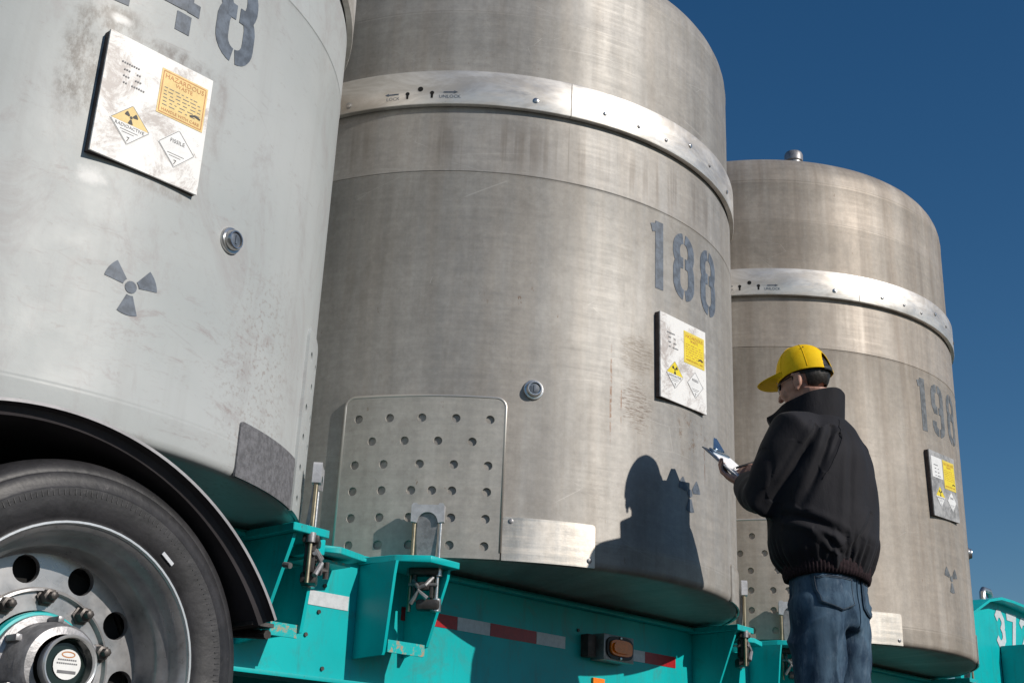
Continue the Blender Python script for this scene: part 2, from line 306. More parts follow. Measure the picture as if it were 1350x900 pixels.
def add_tube(bm, P, rr, n=12, cap=True, mi=0, flat=1.0, up=None):
    """tube along points P with radii rr (number or (a, b))"""
    P = [Vector(p) for p in P]
    if not isinstance(rr, (list, tuple)): rr = [rr] * len(P)
    rings = []; prev = None
    for i, p in enumerate(P):
        t = (P[min(i + 1, len(P) - 1)] - P[max(i - 1, 0)]).normalized()
        if prev is None:
            a = Vector(up) if up else (Vector((0, 0, 1)) if abs(t.z) < 0.9 else Vector((1, 0, 0)))
            x = (a - t * a.dot(t)).normalized()
        else: x = (prev - t * prev.dot(t)).normalized()
        prev = x; y = t.cross(x)
        a_, b_ = (rr[i], rr[i] * flat) if not isinstance(rr[i], (list, tuple)) else rr[i]
        rings.append([bm.verts.new(p + x * a_ * cos(2 * pi * k / n) + y * b_ * sin(2 * pi * k / n)) for k in range(n)])
    for i in range(len(rings) - 1):
        for k in range(n):
            f = bm.faces.new((rings[i][k], rings[i][(k + 1) % n], rings[i + 1][(k + 1) % n], rings[i + 1][k])); f.material_index = mi
    if cap:
        f = bm.faces.new(rings[0][::-1]); f.material_index = mi
        f = bm.faces.new(rings[-1]); f.material_index = mi
def add_lathe(bm, prof, c, axis='Z', n=48, mi=0, a0=0.0, a1=2 * pi, flip=False):
    """prof: (r, h); axis Z up, or Y: h is measured from c towards -Y"""
    full = abs(a1 - a0 - 2 * pi) < 1e-6; cnt = n if full else n + 1; rings = []
    c = Vector(c)
    for r0, h in prof:
        ring = []
        for k in range(cnt):
            a = a0 + (a1 - a0) * k / n
            if axis == 'Z': p = Vector((r0 * cos(a), r0 * sin(a), h))
            else: p = Vector((r0 * cos(a), -h, r0 * sin(a)))
            ring.append(bm.verts.new(c + p))
            if r0 == 0: ring = ring * 1; break
        rings.append(ring)
    for i in range(len(rings) - 1):
        A, B = rings[i], rings[i + 1]
        for k in range(n):
            k2 = (k + 1) % cnt
            if len(A) == 1 and len(B) == 1: continue
            if len(A) == 1: vs = (A[0], B[k2], B[k])
            elif len(B) == 1: vs = (A[k], A[k2], B[0])
            else: vs = (A[k], A[k2], B[k2], B[k])
            if flip: vs = vs[::-1]
            f = bm.faces.new(vs); f.material_index = mi
def prism(bm, poly, z0, z1, mi=0, xf=None):
    """poly in XY extruded z0..z1, xf maps a Vector"""
    a = [bm.verts.new((p[0], p[1], z0)) for p in poly]; b = [bm.verts.new((p[0], p[1], z1)) for p in poly]; n = len(poly)
    fs = [bm.faces.new(a[::-1]), bm.faces.new(b)] + [bm.faces.new((a[i], a[(i + 1) % n], b[(i + 1) % n], b[i])) for i in range(n)]
    for f in fs: f.material_index = mi
    if xf:
        for v in a + b: v.co = xf(v.co)
def bake(bm, mods, mat=None):
    """apply modifiers to a bmesh and return the mesh"""
    me = bm_mesh(bm); o = D.objects.new('tmp', me); COL.objects.link(o)
    extra = []
    for kind, kw in mods:
        m_ = o.modifiers.new('m', kind)
        for k, v in kw.items():
            setattr(m_, k, v)
    dg = bpy.context.evaluated_depsgraph_get(); dg.update()
    out = D.meshes.new_from_object(o.evaluated_get(dg)); D.objects.remove(o); return out
def P3(az, z, r=R): return Vector((r * cos(rad(az)), r * sin(rad(az)), z))
def cylmap(az0, r):     # (u metres to the right seen from outside, v height, w outwards) -> point
    return lambda u, v, w=0.0: P3(az0 + math.degrees(u / R), v, r + w)

# ---------------------------------------------------------------- ground
gm = mesh([(-900, -900, -G), (900, -900, -G), (900, 900, -G), (-900, 900, -G)], [(0, 1, 2, 3)])
link('ground', gm, 'ground', kind='structure', off=Vector((0, 0, -G)))

# ---------------------------------------------------------------- casks
def lathe_uv(prof, seg=200, mats=None):
    V = []; UVs = []; F = []; mi = []
    n = len(prof)
    for k in range(seg + 1):
        a = -1.5 * pi + 2 * pi * k / seg     # seam at the back (az 90)
        for (r0, z) in prof:
            V.append((r0 * cos(a), r0 * sin(a), z)); UVs.append((R * a, z if r0 > R * 0.93 else z + (R - r0)))
    for k in range(seg):
        for i in range(n - 1):
            F.append((k * n + i, (k + 1) * n + i, (k + 1) * n + i + 1, k * n + i + 1)); mi.append(mats[i] if mats else 0)
    return mesh(V, F, UVs, mi)
def seam(z, r=R, d=0.003, w=0.004): return [(r, z - w * 2.4), (r + d * 0.5, z - w), (r - d * 0.4, z), (r + d * 0.5, z + w), (r, z + w * 2.4)]
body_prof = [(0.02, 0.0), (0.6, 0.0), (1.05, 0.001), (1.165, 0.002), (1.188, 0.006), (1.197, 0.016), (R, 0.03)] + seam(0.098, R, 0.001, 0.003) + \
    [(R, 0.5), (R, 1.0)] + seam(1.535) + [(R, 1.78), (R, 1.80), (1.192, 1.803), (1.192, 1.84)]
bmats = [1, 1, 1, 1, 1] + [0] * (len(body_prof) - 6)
body_me = lathe_uv(body_prof, mats=bmats)
lid_prof = [(1.188, 1.95), (1.192, 1.975)] + seam(2.29, 1.192, 0.0015, 0.003) + seam(2.535, 1.192)
KR = 0.20
zc = 2.55
for i in range(1, 9):
    a = i / 8 * rad(72); lid_prof.append((1.192 - KR + KR * cos(a), zc + KR * sin(a)))
er, ez = lid_prof[-1]
for i in range(1, 9):
    t = i / 8; rr0 = er * (1 - t); lid_prof.append((max(rr0, 0.01), ez + (er * 0.325 / 2) * (1 - (1 - t) ** 2) * 0.55))
lid_me = lathe_uv(lid_prof)
band_prof = [(1.197, 1.832), (1.218, 1.832), (1.2195, 1.836), (1.2195, 1.982), (1.218, 1.986), (1.193, 1.986)]
def arc_piece(prof, az0, az1, seg):
    V = []; UVs = []; F = []; n = len(prof)
    for k in range(seg + 1):
        a = rad(az0 + (az1 - az0) * k / seg)
        for (r0, z) in prof: V.append((r0 * cos(a), r0 * sin(a), z)); UVs.append((R * a, z))
    for k in range(seg):
        for i in range(n): F.append((k * n + i, (k + 1) * n + i, (k + 1) * n + (i + 1) % n, k * n + (i + 1) % n))
    F.append(tuple(range(n))[::-1]); F.append(tuple(seg * n + i for i in range(n)))
    return mesh(V, F, UVs)
def wrap_box(az0, az1, z0, z1, r0, r1, seg, rc=0.0, bev=0.003):
    """curved plate with rounded corners in (u, z)"""
    u0, u1 = U(az0), U(az1); pts = []
    if rc:
        for cx, cz, a0 in ((u1 - rc, z1 - rc, 0), (u0 + rc, z1 - rc, 90)):
            for k in range(6): a = rad(a0 + 90 * k / 5); pts.append((cx + rc * cos(a), cz + rc * sin(a)))
        r2 = 0.008
        pts += [(u0, z0), (u1, z0)]
    else: pts = [(u1, z1), (u0, z1), (u0, z0), (u1, z0)]
    bm = bmesh.new(); prism(bm, pts, r0, r1)
    # slice across u so it can bend
    for k in range(1, seg):
        u = u0 + (u1 - u0) * k / seg
        bmesh.ops.bisect_plane(bm, geom=bm.verts[:] + bm.edges[:] + bm.faces[:], plane_co=(u, 0, 0), plane_no=(1, 0, 0))
    return bm
def bend(me, uvs=True):
    if uvs:
        l = me.uv_layers.new(name='UVMap')
        for p in me.polygons:
            for li in p.loop_indices:
                v = me.vertices[me.loops[li].vertex_index].co; l.data[li].uv = (v.x, v.y)
    for v in me.vertices:
        a = v.co.x / R; r0 = v.co.z; v.co = Vector((r0 * cos(a), r0 * sin(a), v.co.y))
    return me
DIMS = [(0.517, (-155.5, -149.8, -144.1, -138.2, -132.3)), (0.430, (-152.7, -146.9, -141.1, -135.2)), (0.343, (-155.5, -150.3, -144.0, -138.15, -132.3)),
        (0.246, (-155.5, -150.3, -145.15, -141.6, -138.2, -132.3)), (0.148, (-155.4, -150.3, -145.2, -138.1, -132.3)), (0.050, (-155.4, -150.2, -144.9, -138.1, -132.3))]
def perf_plate(mirror):
    f = (lambda a: -180 - a) if mirror else (lambda a: a)
    a0, a1 = (-50.4, -22) if mirror else (-158.2, -129.6)
    bm = wrap_box(a0, a1, 0.006, 0.602, R - 0.001, R + 0.0095, 3, 0.035)
    # holes cut through the flat plate before it is bent
    me = bm_mesh(bm); o = D.objects.new('tmp', me); COL.objects.link(o)
    cb = bmesh.new()
    for z, az in DIMS:
        for a in az:
            t = bmesh.new(); bmesh.ops.create_cone(t, cap_ends=True, segments=20, radius1=0.0150, radius2=0.0175, depth=0.05)
            bmesh.ops.translate(t, verts=t.verts, vec=(U(f(a)), z, R + 0.01)); tm = D.meshes.new('t'); t.to_mesh(tm); t.free(); cb.from_mesh(tm)
    co = D.objects.new('tmpc', bm_mesh(cb)); COL.objects.link(co)
    m_ = o.modifiers.new('b', 'BOOLEAN'); m_.operation = 'DIFFERENCE'; m_.object = co; m_.solver = 'EXACT'
    dg = bpy.context.evaluated_depsgraph_get(); dg.update(); out = D.meshes.new_from_object(o.evaluated_get(dg))
    D.objects.remove(o); D.objects.remove(co)
    bm = bmesh.new(); bm.from_mesh(out)
    u0, u1 = U(a0), U(a1)
    for k in range(1, 40):
        bmesh.ops.bisect_plane(bm, geom=bm.verts[:] + bm.edges[:] + bm.faces[:], plane_co=(u0 + (u1 - u0) * k / 40, 0, 0), plane_no=(1, 0, 0))
    me = bend(bm_mesh(bm)); return sharp(me)
def trefoil(u0, v0, s, fn, cut=0.22):
    V = []; F = []
    def ringseg(r0, r1, a0, a1, n):
        b = len(V)
        for k in range(n + 1):
            a = rad(a0 + (a1 - a0) * k / n)
            for rr in (r0, r1): V.append(fn(u0 + rr * cos(a), v0 + rr * sin(a)))
        for k in range(n): F.append((b + 2 * k, b + 2 * k + 1, b + 2 * k + 3, b + 2 * k + 2))
    for c in (30, 150, 270): ringseg(s * 0.30, s, c - 30 + 8, c + 30 - 8, 10)
    b = len(V); V.append(fn(u0, v0))
    for k in range(16): V.append(fn(u0 + s * cut * cos(2 * pi * k / 16), v0 + s * cut * sin(2 * pi * k / 16)))
    for k in range(16): F.append((b, b + 1 + k, b + 1 + (k + 1) % 16))
    return mesh(V, F)
def stroke(V, F, pts, hw, fn, lift=0.0, sub=0.012):
    """thick polyline with mitred joints"""
    P = [Vector((p[0], p[1])) for p in pts]; L = []; 
    for i, p in enumerate(P):
        d1 = (P[i] - P[i - 1]).normalized() if i else (P[1] - P[0]).normalized(); d2 = (P[i + 1] - P[i]).normalized() if i < len(P) - 1 else d1
        t = (d1 + d2).normalized(); nn = Vector((-t.y, t.x)); sc = 1 / max(0.5, nn.dot(Vector((-d1.y, d1.x)))); L.append((p + nn * hw * sc, p - nn * hw * sc))
    out = []
    for i in range(len(L) - 1):
        n_ = max(1, int((P[i + 1] - P[i]).length / sub))
        for k in range(n_): t = k / n_; out.append((L[i][0].lerp(L[i + 1][0], t), L[i][1].lerp(L[i + 1][1], t)))
    out.append(L[-1]); b = len(V)
    for a, c_ in out:
        m_ = (a + c_) / 2
        for q in (a, m_, c_): V.append(fn(q.x, q.y, lift))
    for i in range(len(out) - 1):
        for j in (0, 1): F.append((b + 3 * i + j, b + 3 * i + 3 + j, b + 3 * i + 4 + j, b + 3 * i + 1 + j))
def digit(ch, u, v, W, H, fn):
    V = []; F = []; hw = W * 0.155; g = W * 0.045; x = W / 2 - hw; k = W * 0.22
    def S(pts, lift=0.0): stroke(V, F, [(u + a, v + b) for a, b in pts], hw, fn, lift)
    if ch == '8':
        for s in (1, -1):
            kk = x * .92
            S([(s * g, H - hw)] + [(s * (x - kk + kk * sin(rad(a))), H - hw - kk * 1.15 * (1 - cos(rad(a)))) for a in (15, 30, 45, 60, 75, 90)] + [(s * x, H * .68), (s * (x - W * .03), H * .62), (s * (x - W * .075), H * .575), (s * (x - W * .075), H * .54), (s * (x - W * .03), H * .49), (s * x, H * .43)] +
              [(s * (x - kk + kk * cos(rad(a))), hw + kk * 1.15 * (1 - sin(rad(a)))) for a in (0, 15, 30, 45, 60, 75)] + [(s * g, hw)])
            stroke(V, F, [(u + s * g, v + H * .552), (u + s * (x - W * .07), v + H * .552)], hw * 1.05, fn, 0.0004)
    elif ch == '1':
        S([(W * 0.12, 0), (W * 0.12, H)]); stroke(V, F, [(u - W * 0.18, v + H - hw * 1.6), (u + W * 0.12, v + H - hw * 1.0)], hw * 0.8, fn, 0.0004)
    elif ch == '9':
        S([(g, H - hw), (x - k, H - hw), (x - k * .3, H - hw - k * .35), (x, H - hw - k), (x, hw + k), (x - k * .3, hw + k * .35), (x - k, hw), (g, hw)])
        S([(-g, H - hw), (-x + k, H - hw), (-x + k * .3, H - hw - k * .35), (-x, H - hw - k), (-x, H * .55 + k * .4), (-x + k * .5, H * .50), (-g, H * .50)])
        stroke(V, F, [(u + g, v + H * .50), (u + x, v + H * .50)], hw * .9, fn, 0.0004)
        S([(-g, hw), (-x + k, hw), (-x + k * .3, hw + k * .35), (-x, hw + k), (-x, H * .27)])
    elif ch == '4':
        S([(x * .45, 0), (x * .45, H * .20)]); S([(x * .45, H * .24), (x * .45, H)])
        stroke(V, F, [(u - x * 1.25, v + H * .30), (u + x * .30, v + H * .30)], hw * .85, fn, 0.0004); stroke(V, F, [(u + x * .6, v + H * .30), (u + x * 1.35, v + H * .30)], hw * .85, fn, 0.0004)
        S([(-x, H * .36), (x * .1, H * .97)])
    elif ch == '3':
        S([(-x, H - hw - k), (-x + k, H - hw), (x - k, H - hw), (x, H - hw - k), (x, H * .6), (x - k * .5, H * .52), (x, H * .44), (x, hw + k), (x - k, hw), (-x + k, hw), (-x, hw + k)])
    elif ch == '7':
        S([(-x - hw, H - hw), (x, H - hw), (-x * .1, 0)])
    elif ch == '2':
        S([(-x, H - hw - k), (-x + k, H - hw), (x - k, H - hw), (x, H - hw - k), (x, H * .6), (-x, hw), (x + hw, hw)])
    return mesh(V, F)
def text_mesh(s, size, fn, align='CENTER'):
    cu = D.curves.new('t', 'FONT'); cu.body = s; cu.size = size; cu.align_x = align; cu.resolution_u = 2
    o = D.objects.new('t', cu); COL.objects.link(o); dg = bpy.context.evaluated_depsgraph_get(); dg.update()
    me = D.meshes.new_from_object(o.evaluated_get(dg)); D.objects.remove(o); D.curves.remove(cu); me.materials.clear()
    for v in me.vertices: v.co = fn(v.co.x, v.co.y)
    return me
def poly_mesh(pts, fn): return mesh([fn(*p) for p in pts], [tuple(range(len(pts)))])

perf_me = perf_plate(False); perf_me2 = perf_plate(True)
def small_plate(a0, a1):
    bm = wrap_box(a0, a1, 0.005, 0.162, R - 0.001, R + 0.006, 24, 0.012); me = bend(bm_mesh(bm)); return sharp(me)
small_me = small_plate(-129.3, -112.5); small_me2 = small_plate(-69.8, -50.8)
def port(parent, az, z):
    bm = bmesh.new(); n_ = P3(az, 0, 1.0); t_ = P3(az + 90, 0, 1.0); mx = basis(P3(az, z, R - 0.003), t_, Vector((0, 0, 1)), n_)
    add_lathe(bm, [(0.046, 0), (0.046, 0.010), (0.044, 0.014), (0.036, 0.015), (0.034, 0.030), (0.031, 0.034), (0.027, 0.034), (0.026, 0.024), (0.0, 0.024)], (0, 0, 0), 'Z', 32)
    mx = mx @ Matrix.Scale(.84, 4); bmesh.ops.transform(bm, matrix=mx, verts=bm.verts); me = sharp(bm_mesh(bm)); p = link('valve_port', me, 'chrome', parent, off=Vector((0, 0, 0)))
    bm = bmesh.new(); add_lathe(bm, [(0.023, 0.022), (0.023, 0.029), (0.021, 0.030), (0.0, 0.030)], (0, 0, 0), 'Z', 20); add_box(bm, (0, 0, 0.031), (0.008, 0.03, 0.004))
    bmesh.ops.transform(bm, matrix=mx, verts=bm.verts); link('port_plug', sharp(bm_mesh(bm)), 'stencil', p, off=Vector((0, 0, 0)))
def placard(parent, kind, tilt=0.0):
    """flat plate standing 2.5 cm off the shell; u to the right, v up, in its own plane"""
    cx, cz = -0.032, 0.896; YF = -1.2125
    ca, sa = cos(tilt), sin(tilt)
    def fn(u, v, w_=0.0):
        a, b = u - cx, v - cz; return Vector((cx + a * ca - b * sa, YF - w_, cz + a * sa + b * ca))
    u0, u1, v0, v1 = -0.192, 0.128, 0.716, 1.076
    bm = bmesh.new(); pts = [(u0, v0), (u1, v0), (u1, v1), (u0, v1)]
    def box(a0, a1, b0, b1, w0, w1, mi):
        q = [bm.verts.new(fn(a, b, w_)) for w_ in (w0, w1) for a, b in ((a0, b0), (a1, b0), (a1, b1), (a0, b1))]
        for f in ((0, 1, 2, 3), (7, 6, 5, 4), (0, 4, 5, 1), (1, 5, 6, 2), (2, 6, 7, 3), (3, 7, 4, 0)):
            fc = bm.faces.new([q[i] for i in f[::-1]]); fc.material_index = mi
    box(u0, u1, v0, v1, -0.006, 0.0, 0); box(u0 + .001, u1 - .001, v0 + .001, v1 - .001, -0.030, -0.0062, 1)
    bmesh.ops.recalc_face_normals(bm, faces=bm.faces)
    pl = link('placard', bm_mesh(bm), ['plac3' if kind == 3 else 'plac', 'side'], parent, smooth=False, off=Vector((0, 0, 0)),
              label={1: 'grimy white placard with faded orange label', 2: 'white placard with bright yellow label', 3: 'bare metal placard with white and yellow labels'}[kind])
    Z0 = Vector((0, 0, 0)); lift = lambda w_: (lambda u, v, w2=0.0: fn(u, v, w_ + w2))
    def sub(name, me, mat): return link(name, me, mat, pl, smooth=False, off=Z0)
    yc = 'orange' if kind == 1 else 'yellow'
    a0, a1, b0, b1 = -0.030, 0.116, 0.903, 1.040
    if kind == 3:
        sub('white_sheet', poly_mesh([(-0.172, 0.93), (-0.04, 0.93), (-0.04, 1.045), (-0.172, 1.045)], lift(.0006)), 'white'); b0, b1 = 0.885, 1.045
    sub('hazard_label', poly_mesh([(a0, b0), (a1, b0), (a1, b1), (a0, b1)], lift(.001)), yc)
    V = []; F = []
    e = 0.006
    for q in ([(a0 + e, b0 + e), (a1 - e, b0 + e)], [(a0 + e, b1 - e), (a1 - e, b1 - e)]): stroke(V, F, q, .0014, lift(.0014))
    for q in ([(a0 + e, b0 + e + .002), (a0 + e, b1 - e - .002)], [(a1 - e, b0 + e + .002), (a1 - e, b1 - e - .002)]): stroke(V, F, q, .0014, lift(.0014))
    sub('label_border', mesh(V, F), 'redprint' if kind == 1 else 'orange')
    uc = (a0 + a1) / 2
    sub('hazard_lettering', text_mesh('HAZARDOUS', 0.0205, lambda x, y: fn(uc + x, b1 - .026 + y, .0017)), 'redprint')
    sub('hazard_lettering', text_mesh('WASTE', 0.0165, lambda x, y: fn(uc + x, b1 - .041 + y, .0017)), 'redprint')
    sub('hazard_lettering', text_mesh('HANDLE WITH CARE', 0.0125, lambda x, y: fn(uc + x, b0 + .012 + y, .0017)), 'redprint')
    V = []; F = []
    for i in range(6):       # illegible small print
        yy = b1 - .054 - i * .0105; x = a0 + .014
        while x < a1 - .02:
            l_ = random.uniform(.006, .02); stroke(V, F, [(x, yy), (min(x + l_, a1 - .014), yy)], .0011, lift(.0016)); x += l_ + random.uniform(.003, .012)
    sub('small_print', mesh(V, F), 'redprint' if kind != 1 else 'dkprint')
    V = []; F = []; stroke(V, F, [(a1 - .045, b0 + .032), (a1 - .03, b0 + .038), (a1 - .012, b0 + .034)], .0028, lift(.0019)); sub('ink_mark', mesh(V, F), 'black')
    V = []; F = []
    for i, segs in enumerate([((-.147, -.098),), ((-.138, -.12), (-.10, -.088)), ((-.138, -.118), (-.102, -.085)), ((-.135, -.125), (-.11, -.07))]):
        for s0, s1 in segs:
            yy = 1.0 - i * .0195; x = s0
            while x < s1: stroke(V, F, [(x, yy), (x + .0045, yy + random.uniform(-.001, .001))], .0022, lift(.0016)); x += .0068
    sub('small_print', mesh(V, F), 'dkprint')
    # diamonds
    for (du, dv, hh, rd) in ((-0.096, 0.829, 0.060, True), (0.047, 0.822, 0.058, False)):
        sub('diamond_label', poly_mesh([(du, dv - hh), (du + hh, dv), (du, dv + hh), (du - hh, dv)], lift(.001)), 'white')
        V = []; F = []; h2 = hh * .95; q = [(du, dv - h2), (du + h2, dv), (du, dv + h2), (du - h2, dv)]
        for i in range(4): A = Vector(q[i]); B = Vector(q[(i + 1) % 4]); stroke(V, F, [A.lerp(B, .015), A.lerp(B, .985)], .0008, lift(.0015))
        sub('diamond_border', mesh(V, F), 'dkprint')
        if rd:
            sub('yellow_triangle', poly_mesh([(du - hh * .92, dv + .001), (du + hh * .92, dv + .001), (du, dv + hh * .93)], lift(.0013)), yc)
            sub('trefoil', trefoil(du, dv + hh * .36, hh * .33, lift(.0018)), 'black')
            sub('diamond_lettering', text_mesh('RADIOACTIVE', 0.0135, lambda x, y: fn(du + x, dv - .012 + y, .0018)), 'dkprint')
        else: sub('diamond_lettering', text_mesh('FISSILE', 0.016, lambda x, y: fn(du + x, dv + .014 + y, .0018)), 'dkprint')
        sub('diamond_lettering', text_mesh('7', 0.019, lambda x, y: fn(du + x, dv - hh * .82 + y, .0018)), 'black')
        V = []; F = []; stroke(V, F, [(du - .026, dv - .019), (du + .026, dv - .019)], .0007, lift(.0017)); stroke(V, F, [(du - .02, dv - .026), (du + .016, dv - .026)], .0007, lift(.0017))
        sub('small_print', mesh(V, F), 'dkprint')
SHELL = {}
def bolt_me(rb=0.009, h=0.006):
    bm = bmesh.new(); add_lathe(bm, [(rb * 1.25, 0), (rb * 1.25, h * .3), (rb, h * .35), (rb, h * .8), (rb * .7, h), (0, h)], (0, 0, 0), 'Z', 12); return bm
def on_cyl(bm, az, z, r):
    bmesh.ops.transform(bm, matrix=basis(P3(az, z, r), P3(az + 90, 0, 1.0), Vector((0, 0, 1)), P3(az, 0, 1.0)), verts=bm.verts); return bm
def cask(kind, k, label):
    t = thing('transport_cask', label, 'cask', (k * SP, 0, 0), 'tall cylindrical casks in a row on the trailer')
    Z0 = Vector((0, 0, 0))
    shell = {1: 'paint', 2: 'steel', 3: 'steel3'}[kind]
    def inst(name, key, me_fn, mats, parent=t):
        if key not in SHELL:
            me = me_fn(); 
            for p in me.polygons: p.use_smooth = True
            SHELL[key] = me
            me.materials.clear()
            for m_ in mats: me.materials.append(M[m_])
        o = D.objects.new(name, SHELL[key]); COL.objects.link(o); o.parent = parent
        for i, m_ in enumerate(mats):
            if SHELL[key].materials[i] != M[m_]: o.material_slots[i].link = 'OBJECT'; o.material_slots[i].material = M[m_]
        return o
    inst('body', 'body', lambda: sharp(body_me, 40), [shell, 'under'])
    lid = inst('lid', 'lid', lambda: lid_me, [shell])
    bm = bmesh.new(); add_lathe(bm, [(0.046, 2.68), (0.046, 2.80), (0.054, 2.802), (0.055, 2.842), (0.048, 2.858), (0, 2.862)], (-0.62, -0.70, 0), 'Z', 24)
    vl = link('lid_vent', sharp(bm_mesh(bm)), 'cast', lid, off=Z0)
    for (b0, b1) in ((-199.6, -119.6), (-119.45, -32), (-31.85, 55), (55.2, 160.2)):
        key = 'band%d' % b0
        rg = inst('locking_ring', key, lambda: sharp(arc_piece(band_prof, b0, b1, 72)), ['ring'])
        if b0 < -10 and kind > 1:
            for az, z, rb in ((-163.4, 1.866, .012), (-126.6, 1.874, .010), (-112.3, 1.885, .009), (-104.4, 1.88, .007), (-97, 1.875, .007), (-89.1, 1.92, .009), (-81, 1.90, .007), (-70, 1.88, .009)):
                if b0 < az < b1: link('bolt', sharp(bm_mesh(on_cyl(bolt_me(rb), az, z, 1.2193))), 'chrome' if rb > .008 else 'cast', rg, off=Z0)
            if b0 < -150:
                fn = lambda u, v, w_=0.0: cylmap(-148.7, 1.2205)(u, v, w_)
                def keyhole(u, v):
                    pts = [(u + .0085 * cos(rad(a)), v + .0085 * sin(rad(a))) for a in range(-55, 236, 18)] + [(u - .004, v - .024), (u + .004, v - .024)]
                    return poly_mesh(pts, lambda a, b: fn(a, b, .0))
                link('keyhole', keyhole(-0.052, 1.882), 'hole', rg, off=Z0); link('keyhole', keyhole(0.048, 1.882), 'hole', rg, off=Z0)
                link('round_hole', poly_mesh([(.011 * cos(a * pi / 9), 1.901 + .011 * sin(a * pi / 9)) for a in range(18)], fn), 'hole', rg, off=Z0)
                for s, uc in ((-1, -.115), (1, .120)):
                    V = []; F = []; stroke(V, F, [(uc - s * .026, 1.884), (uc + s * .018, 1.884)], .0032, fn)
                    b = len(V); V += [fn(uc + s * .016, 1.891, .0004), fn(uc + s * .016, 1.877, .0004), fn(uc + s * .032, 1.884, .0004)]; F.append((b, b + 1, b + 2))
                    link('arrow', mesh(V, F), 'stencil', rg, off=Z0)
                link('lettering', text_mesh('LOCK', 0.021, lambda x, y: fn(-.112 + x, 1.857 + y)), 'stencil', rg, off=Z0)
                link('lettering', text_mesh('UNLOCK', 0.021, lambda x, y: fn(.120 + x, 1.857 + y)), 'stencil', rg, off=Z0)
    inst('perforated_plate', 'perf', lambda: perf_me, ['plate' if kind < 3 else 'steel3']); inst('perforated_plate', 'perf2', lambda: perf_me2, ['plate' if kind > 1 else 'paint'])
    def bead():
        b = bmesh.new(); z1, z0 = .602, .03; rc = .035; pts = []
        u0, u1 = U(-158.2), U(-129.6)
        q = [(u0, z0), (u0, z1 - rc)] + [(u0 + rc - rc * cos(rad(a)), z1 - rc + rc * sin(rad(a))) for a in (15, 30, 45, 60, 75, 90)]
        q += [(u0 + rc + (u1 - u0 - 2 * rc) * k / 14, z1) for k in range(1, 14)] + [(u1 - rc + rc * sin(rad(a)), z1 - rc + rc * cos(rad(a))) for a in (0, 15, 30, 45, 60, 75, 90)] + [(u1, z0)]
        add_tube(b, [P3(math.degrees(u / R), z, R + .0055) for u, z in q], .0065, 8); return bm_mesh(b)
    inst('weld_bead', 'bead', bead, ['bright'])
    p1 = inst('corner_plate', 'sp', lambda: small_me, ['bright'])
    inst('corner_plate', 'sp2', lambda: small_me2, ['bright' if kind > 1 else 'rough'])
    for az, z in ((-127.9, 0.147), (-113.6, 0.03)):
        link('rivet', sharp(bm_mesh(on_cyl(bolt_me(.008, .005), az, z, R + .006))), 'cast', p1, off=Z0)
    # weathered strip: edge stiffener of the right plate
    sm = 'stencil' if kind < 3 else 'stencil3'
    for ch, az in zip({1: '148', 2: '188', 3: '198'}[kind], (-98.9, -90.35, -80.6)):
        link('stencilled_number', digit(ch, 0, 1.182, 0.150, 0.303, cylmap(az, R + .0015)), sm, t, off=Z0)
    link('radiation_symbol', trefoil(0, 0.368 if kind == 2 else 0.398, 0.076, cylmap(-89.0 if kind == 2 else -90.6, R + .0015)), sm, t, off=Z0)
    placard(t, kind, {1: 0.0, 2: 0.01, 3: 0.04}[kind])
    if kind == 1: port(t, -76.5, 0.648)
    elif kind == 2: port(t, -124.8, 0.648)
    else: port(t, -61, 0.648)
    if kind == 2:
        pass
    return t
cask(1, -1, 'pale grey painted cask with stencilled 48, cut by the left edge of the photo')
cask(2, 0, 'bare steel cask numbered 188 with a man\'s shadow on it, middle of the row')
cask(3, 1, 'brownish steel cask numbered 198, smallest and farthest of the row')

# ---------------------------------------------------------------- trailer
T = thing('flatbed_trailer', 'teal steel trailer carrying the three casks, with red and white reflective tape', 'trailer', (0, 0))
TO = ORG[T.name]
Yb = -0.64
def tp(name, bm_or_me, mat, parent=T, smooth=False, label=None):
    me = bm_or_me if isinstance(bm_or_me, bpy.types.Mesh) else bm_mesh(bm_or_me)
    return link(name, sharp(me), mat, parent, smooth=smooth, off=TO, label=label)
for s in (-1, 1):
    bm = bmesh.new(); add_box(bm, (0.35, s * 0.634, -0.2325), (9.3, 0.012, 0.391)); w_ = tp('side_beam', bm, 'teal')
    bm = bmesh.new(); add_box(bm, (0.35, s * 0.645, -0.030), (9.3, 0.060, 0.012), bev=.002); tp('top_flange', bm, 'teal', w_)
    bm = bmesh.new(); add_box(bm, (0.35, s * 0.610, -0.436), (9.3, 0.11, 0.014), bev=.002); tp('bottom_flange', bm, 'teal', w_)
bm = bmesh.new(); add_box(bm, (0.35, 0, -0.013), (9.3, 1.24, 0.020)); tp('deck', bm, 'teal')
for i in range(12):
    bm = bmesh.new(); add_box(bm, (-4 + i * 0.75, 0, -0.18), (0.10, 1.25, 0.30)); tp('cross_member', bm, 'teal')
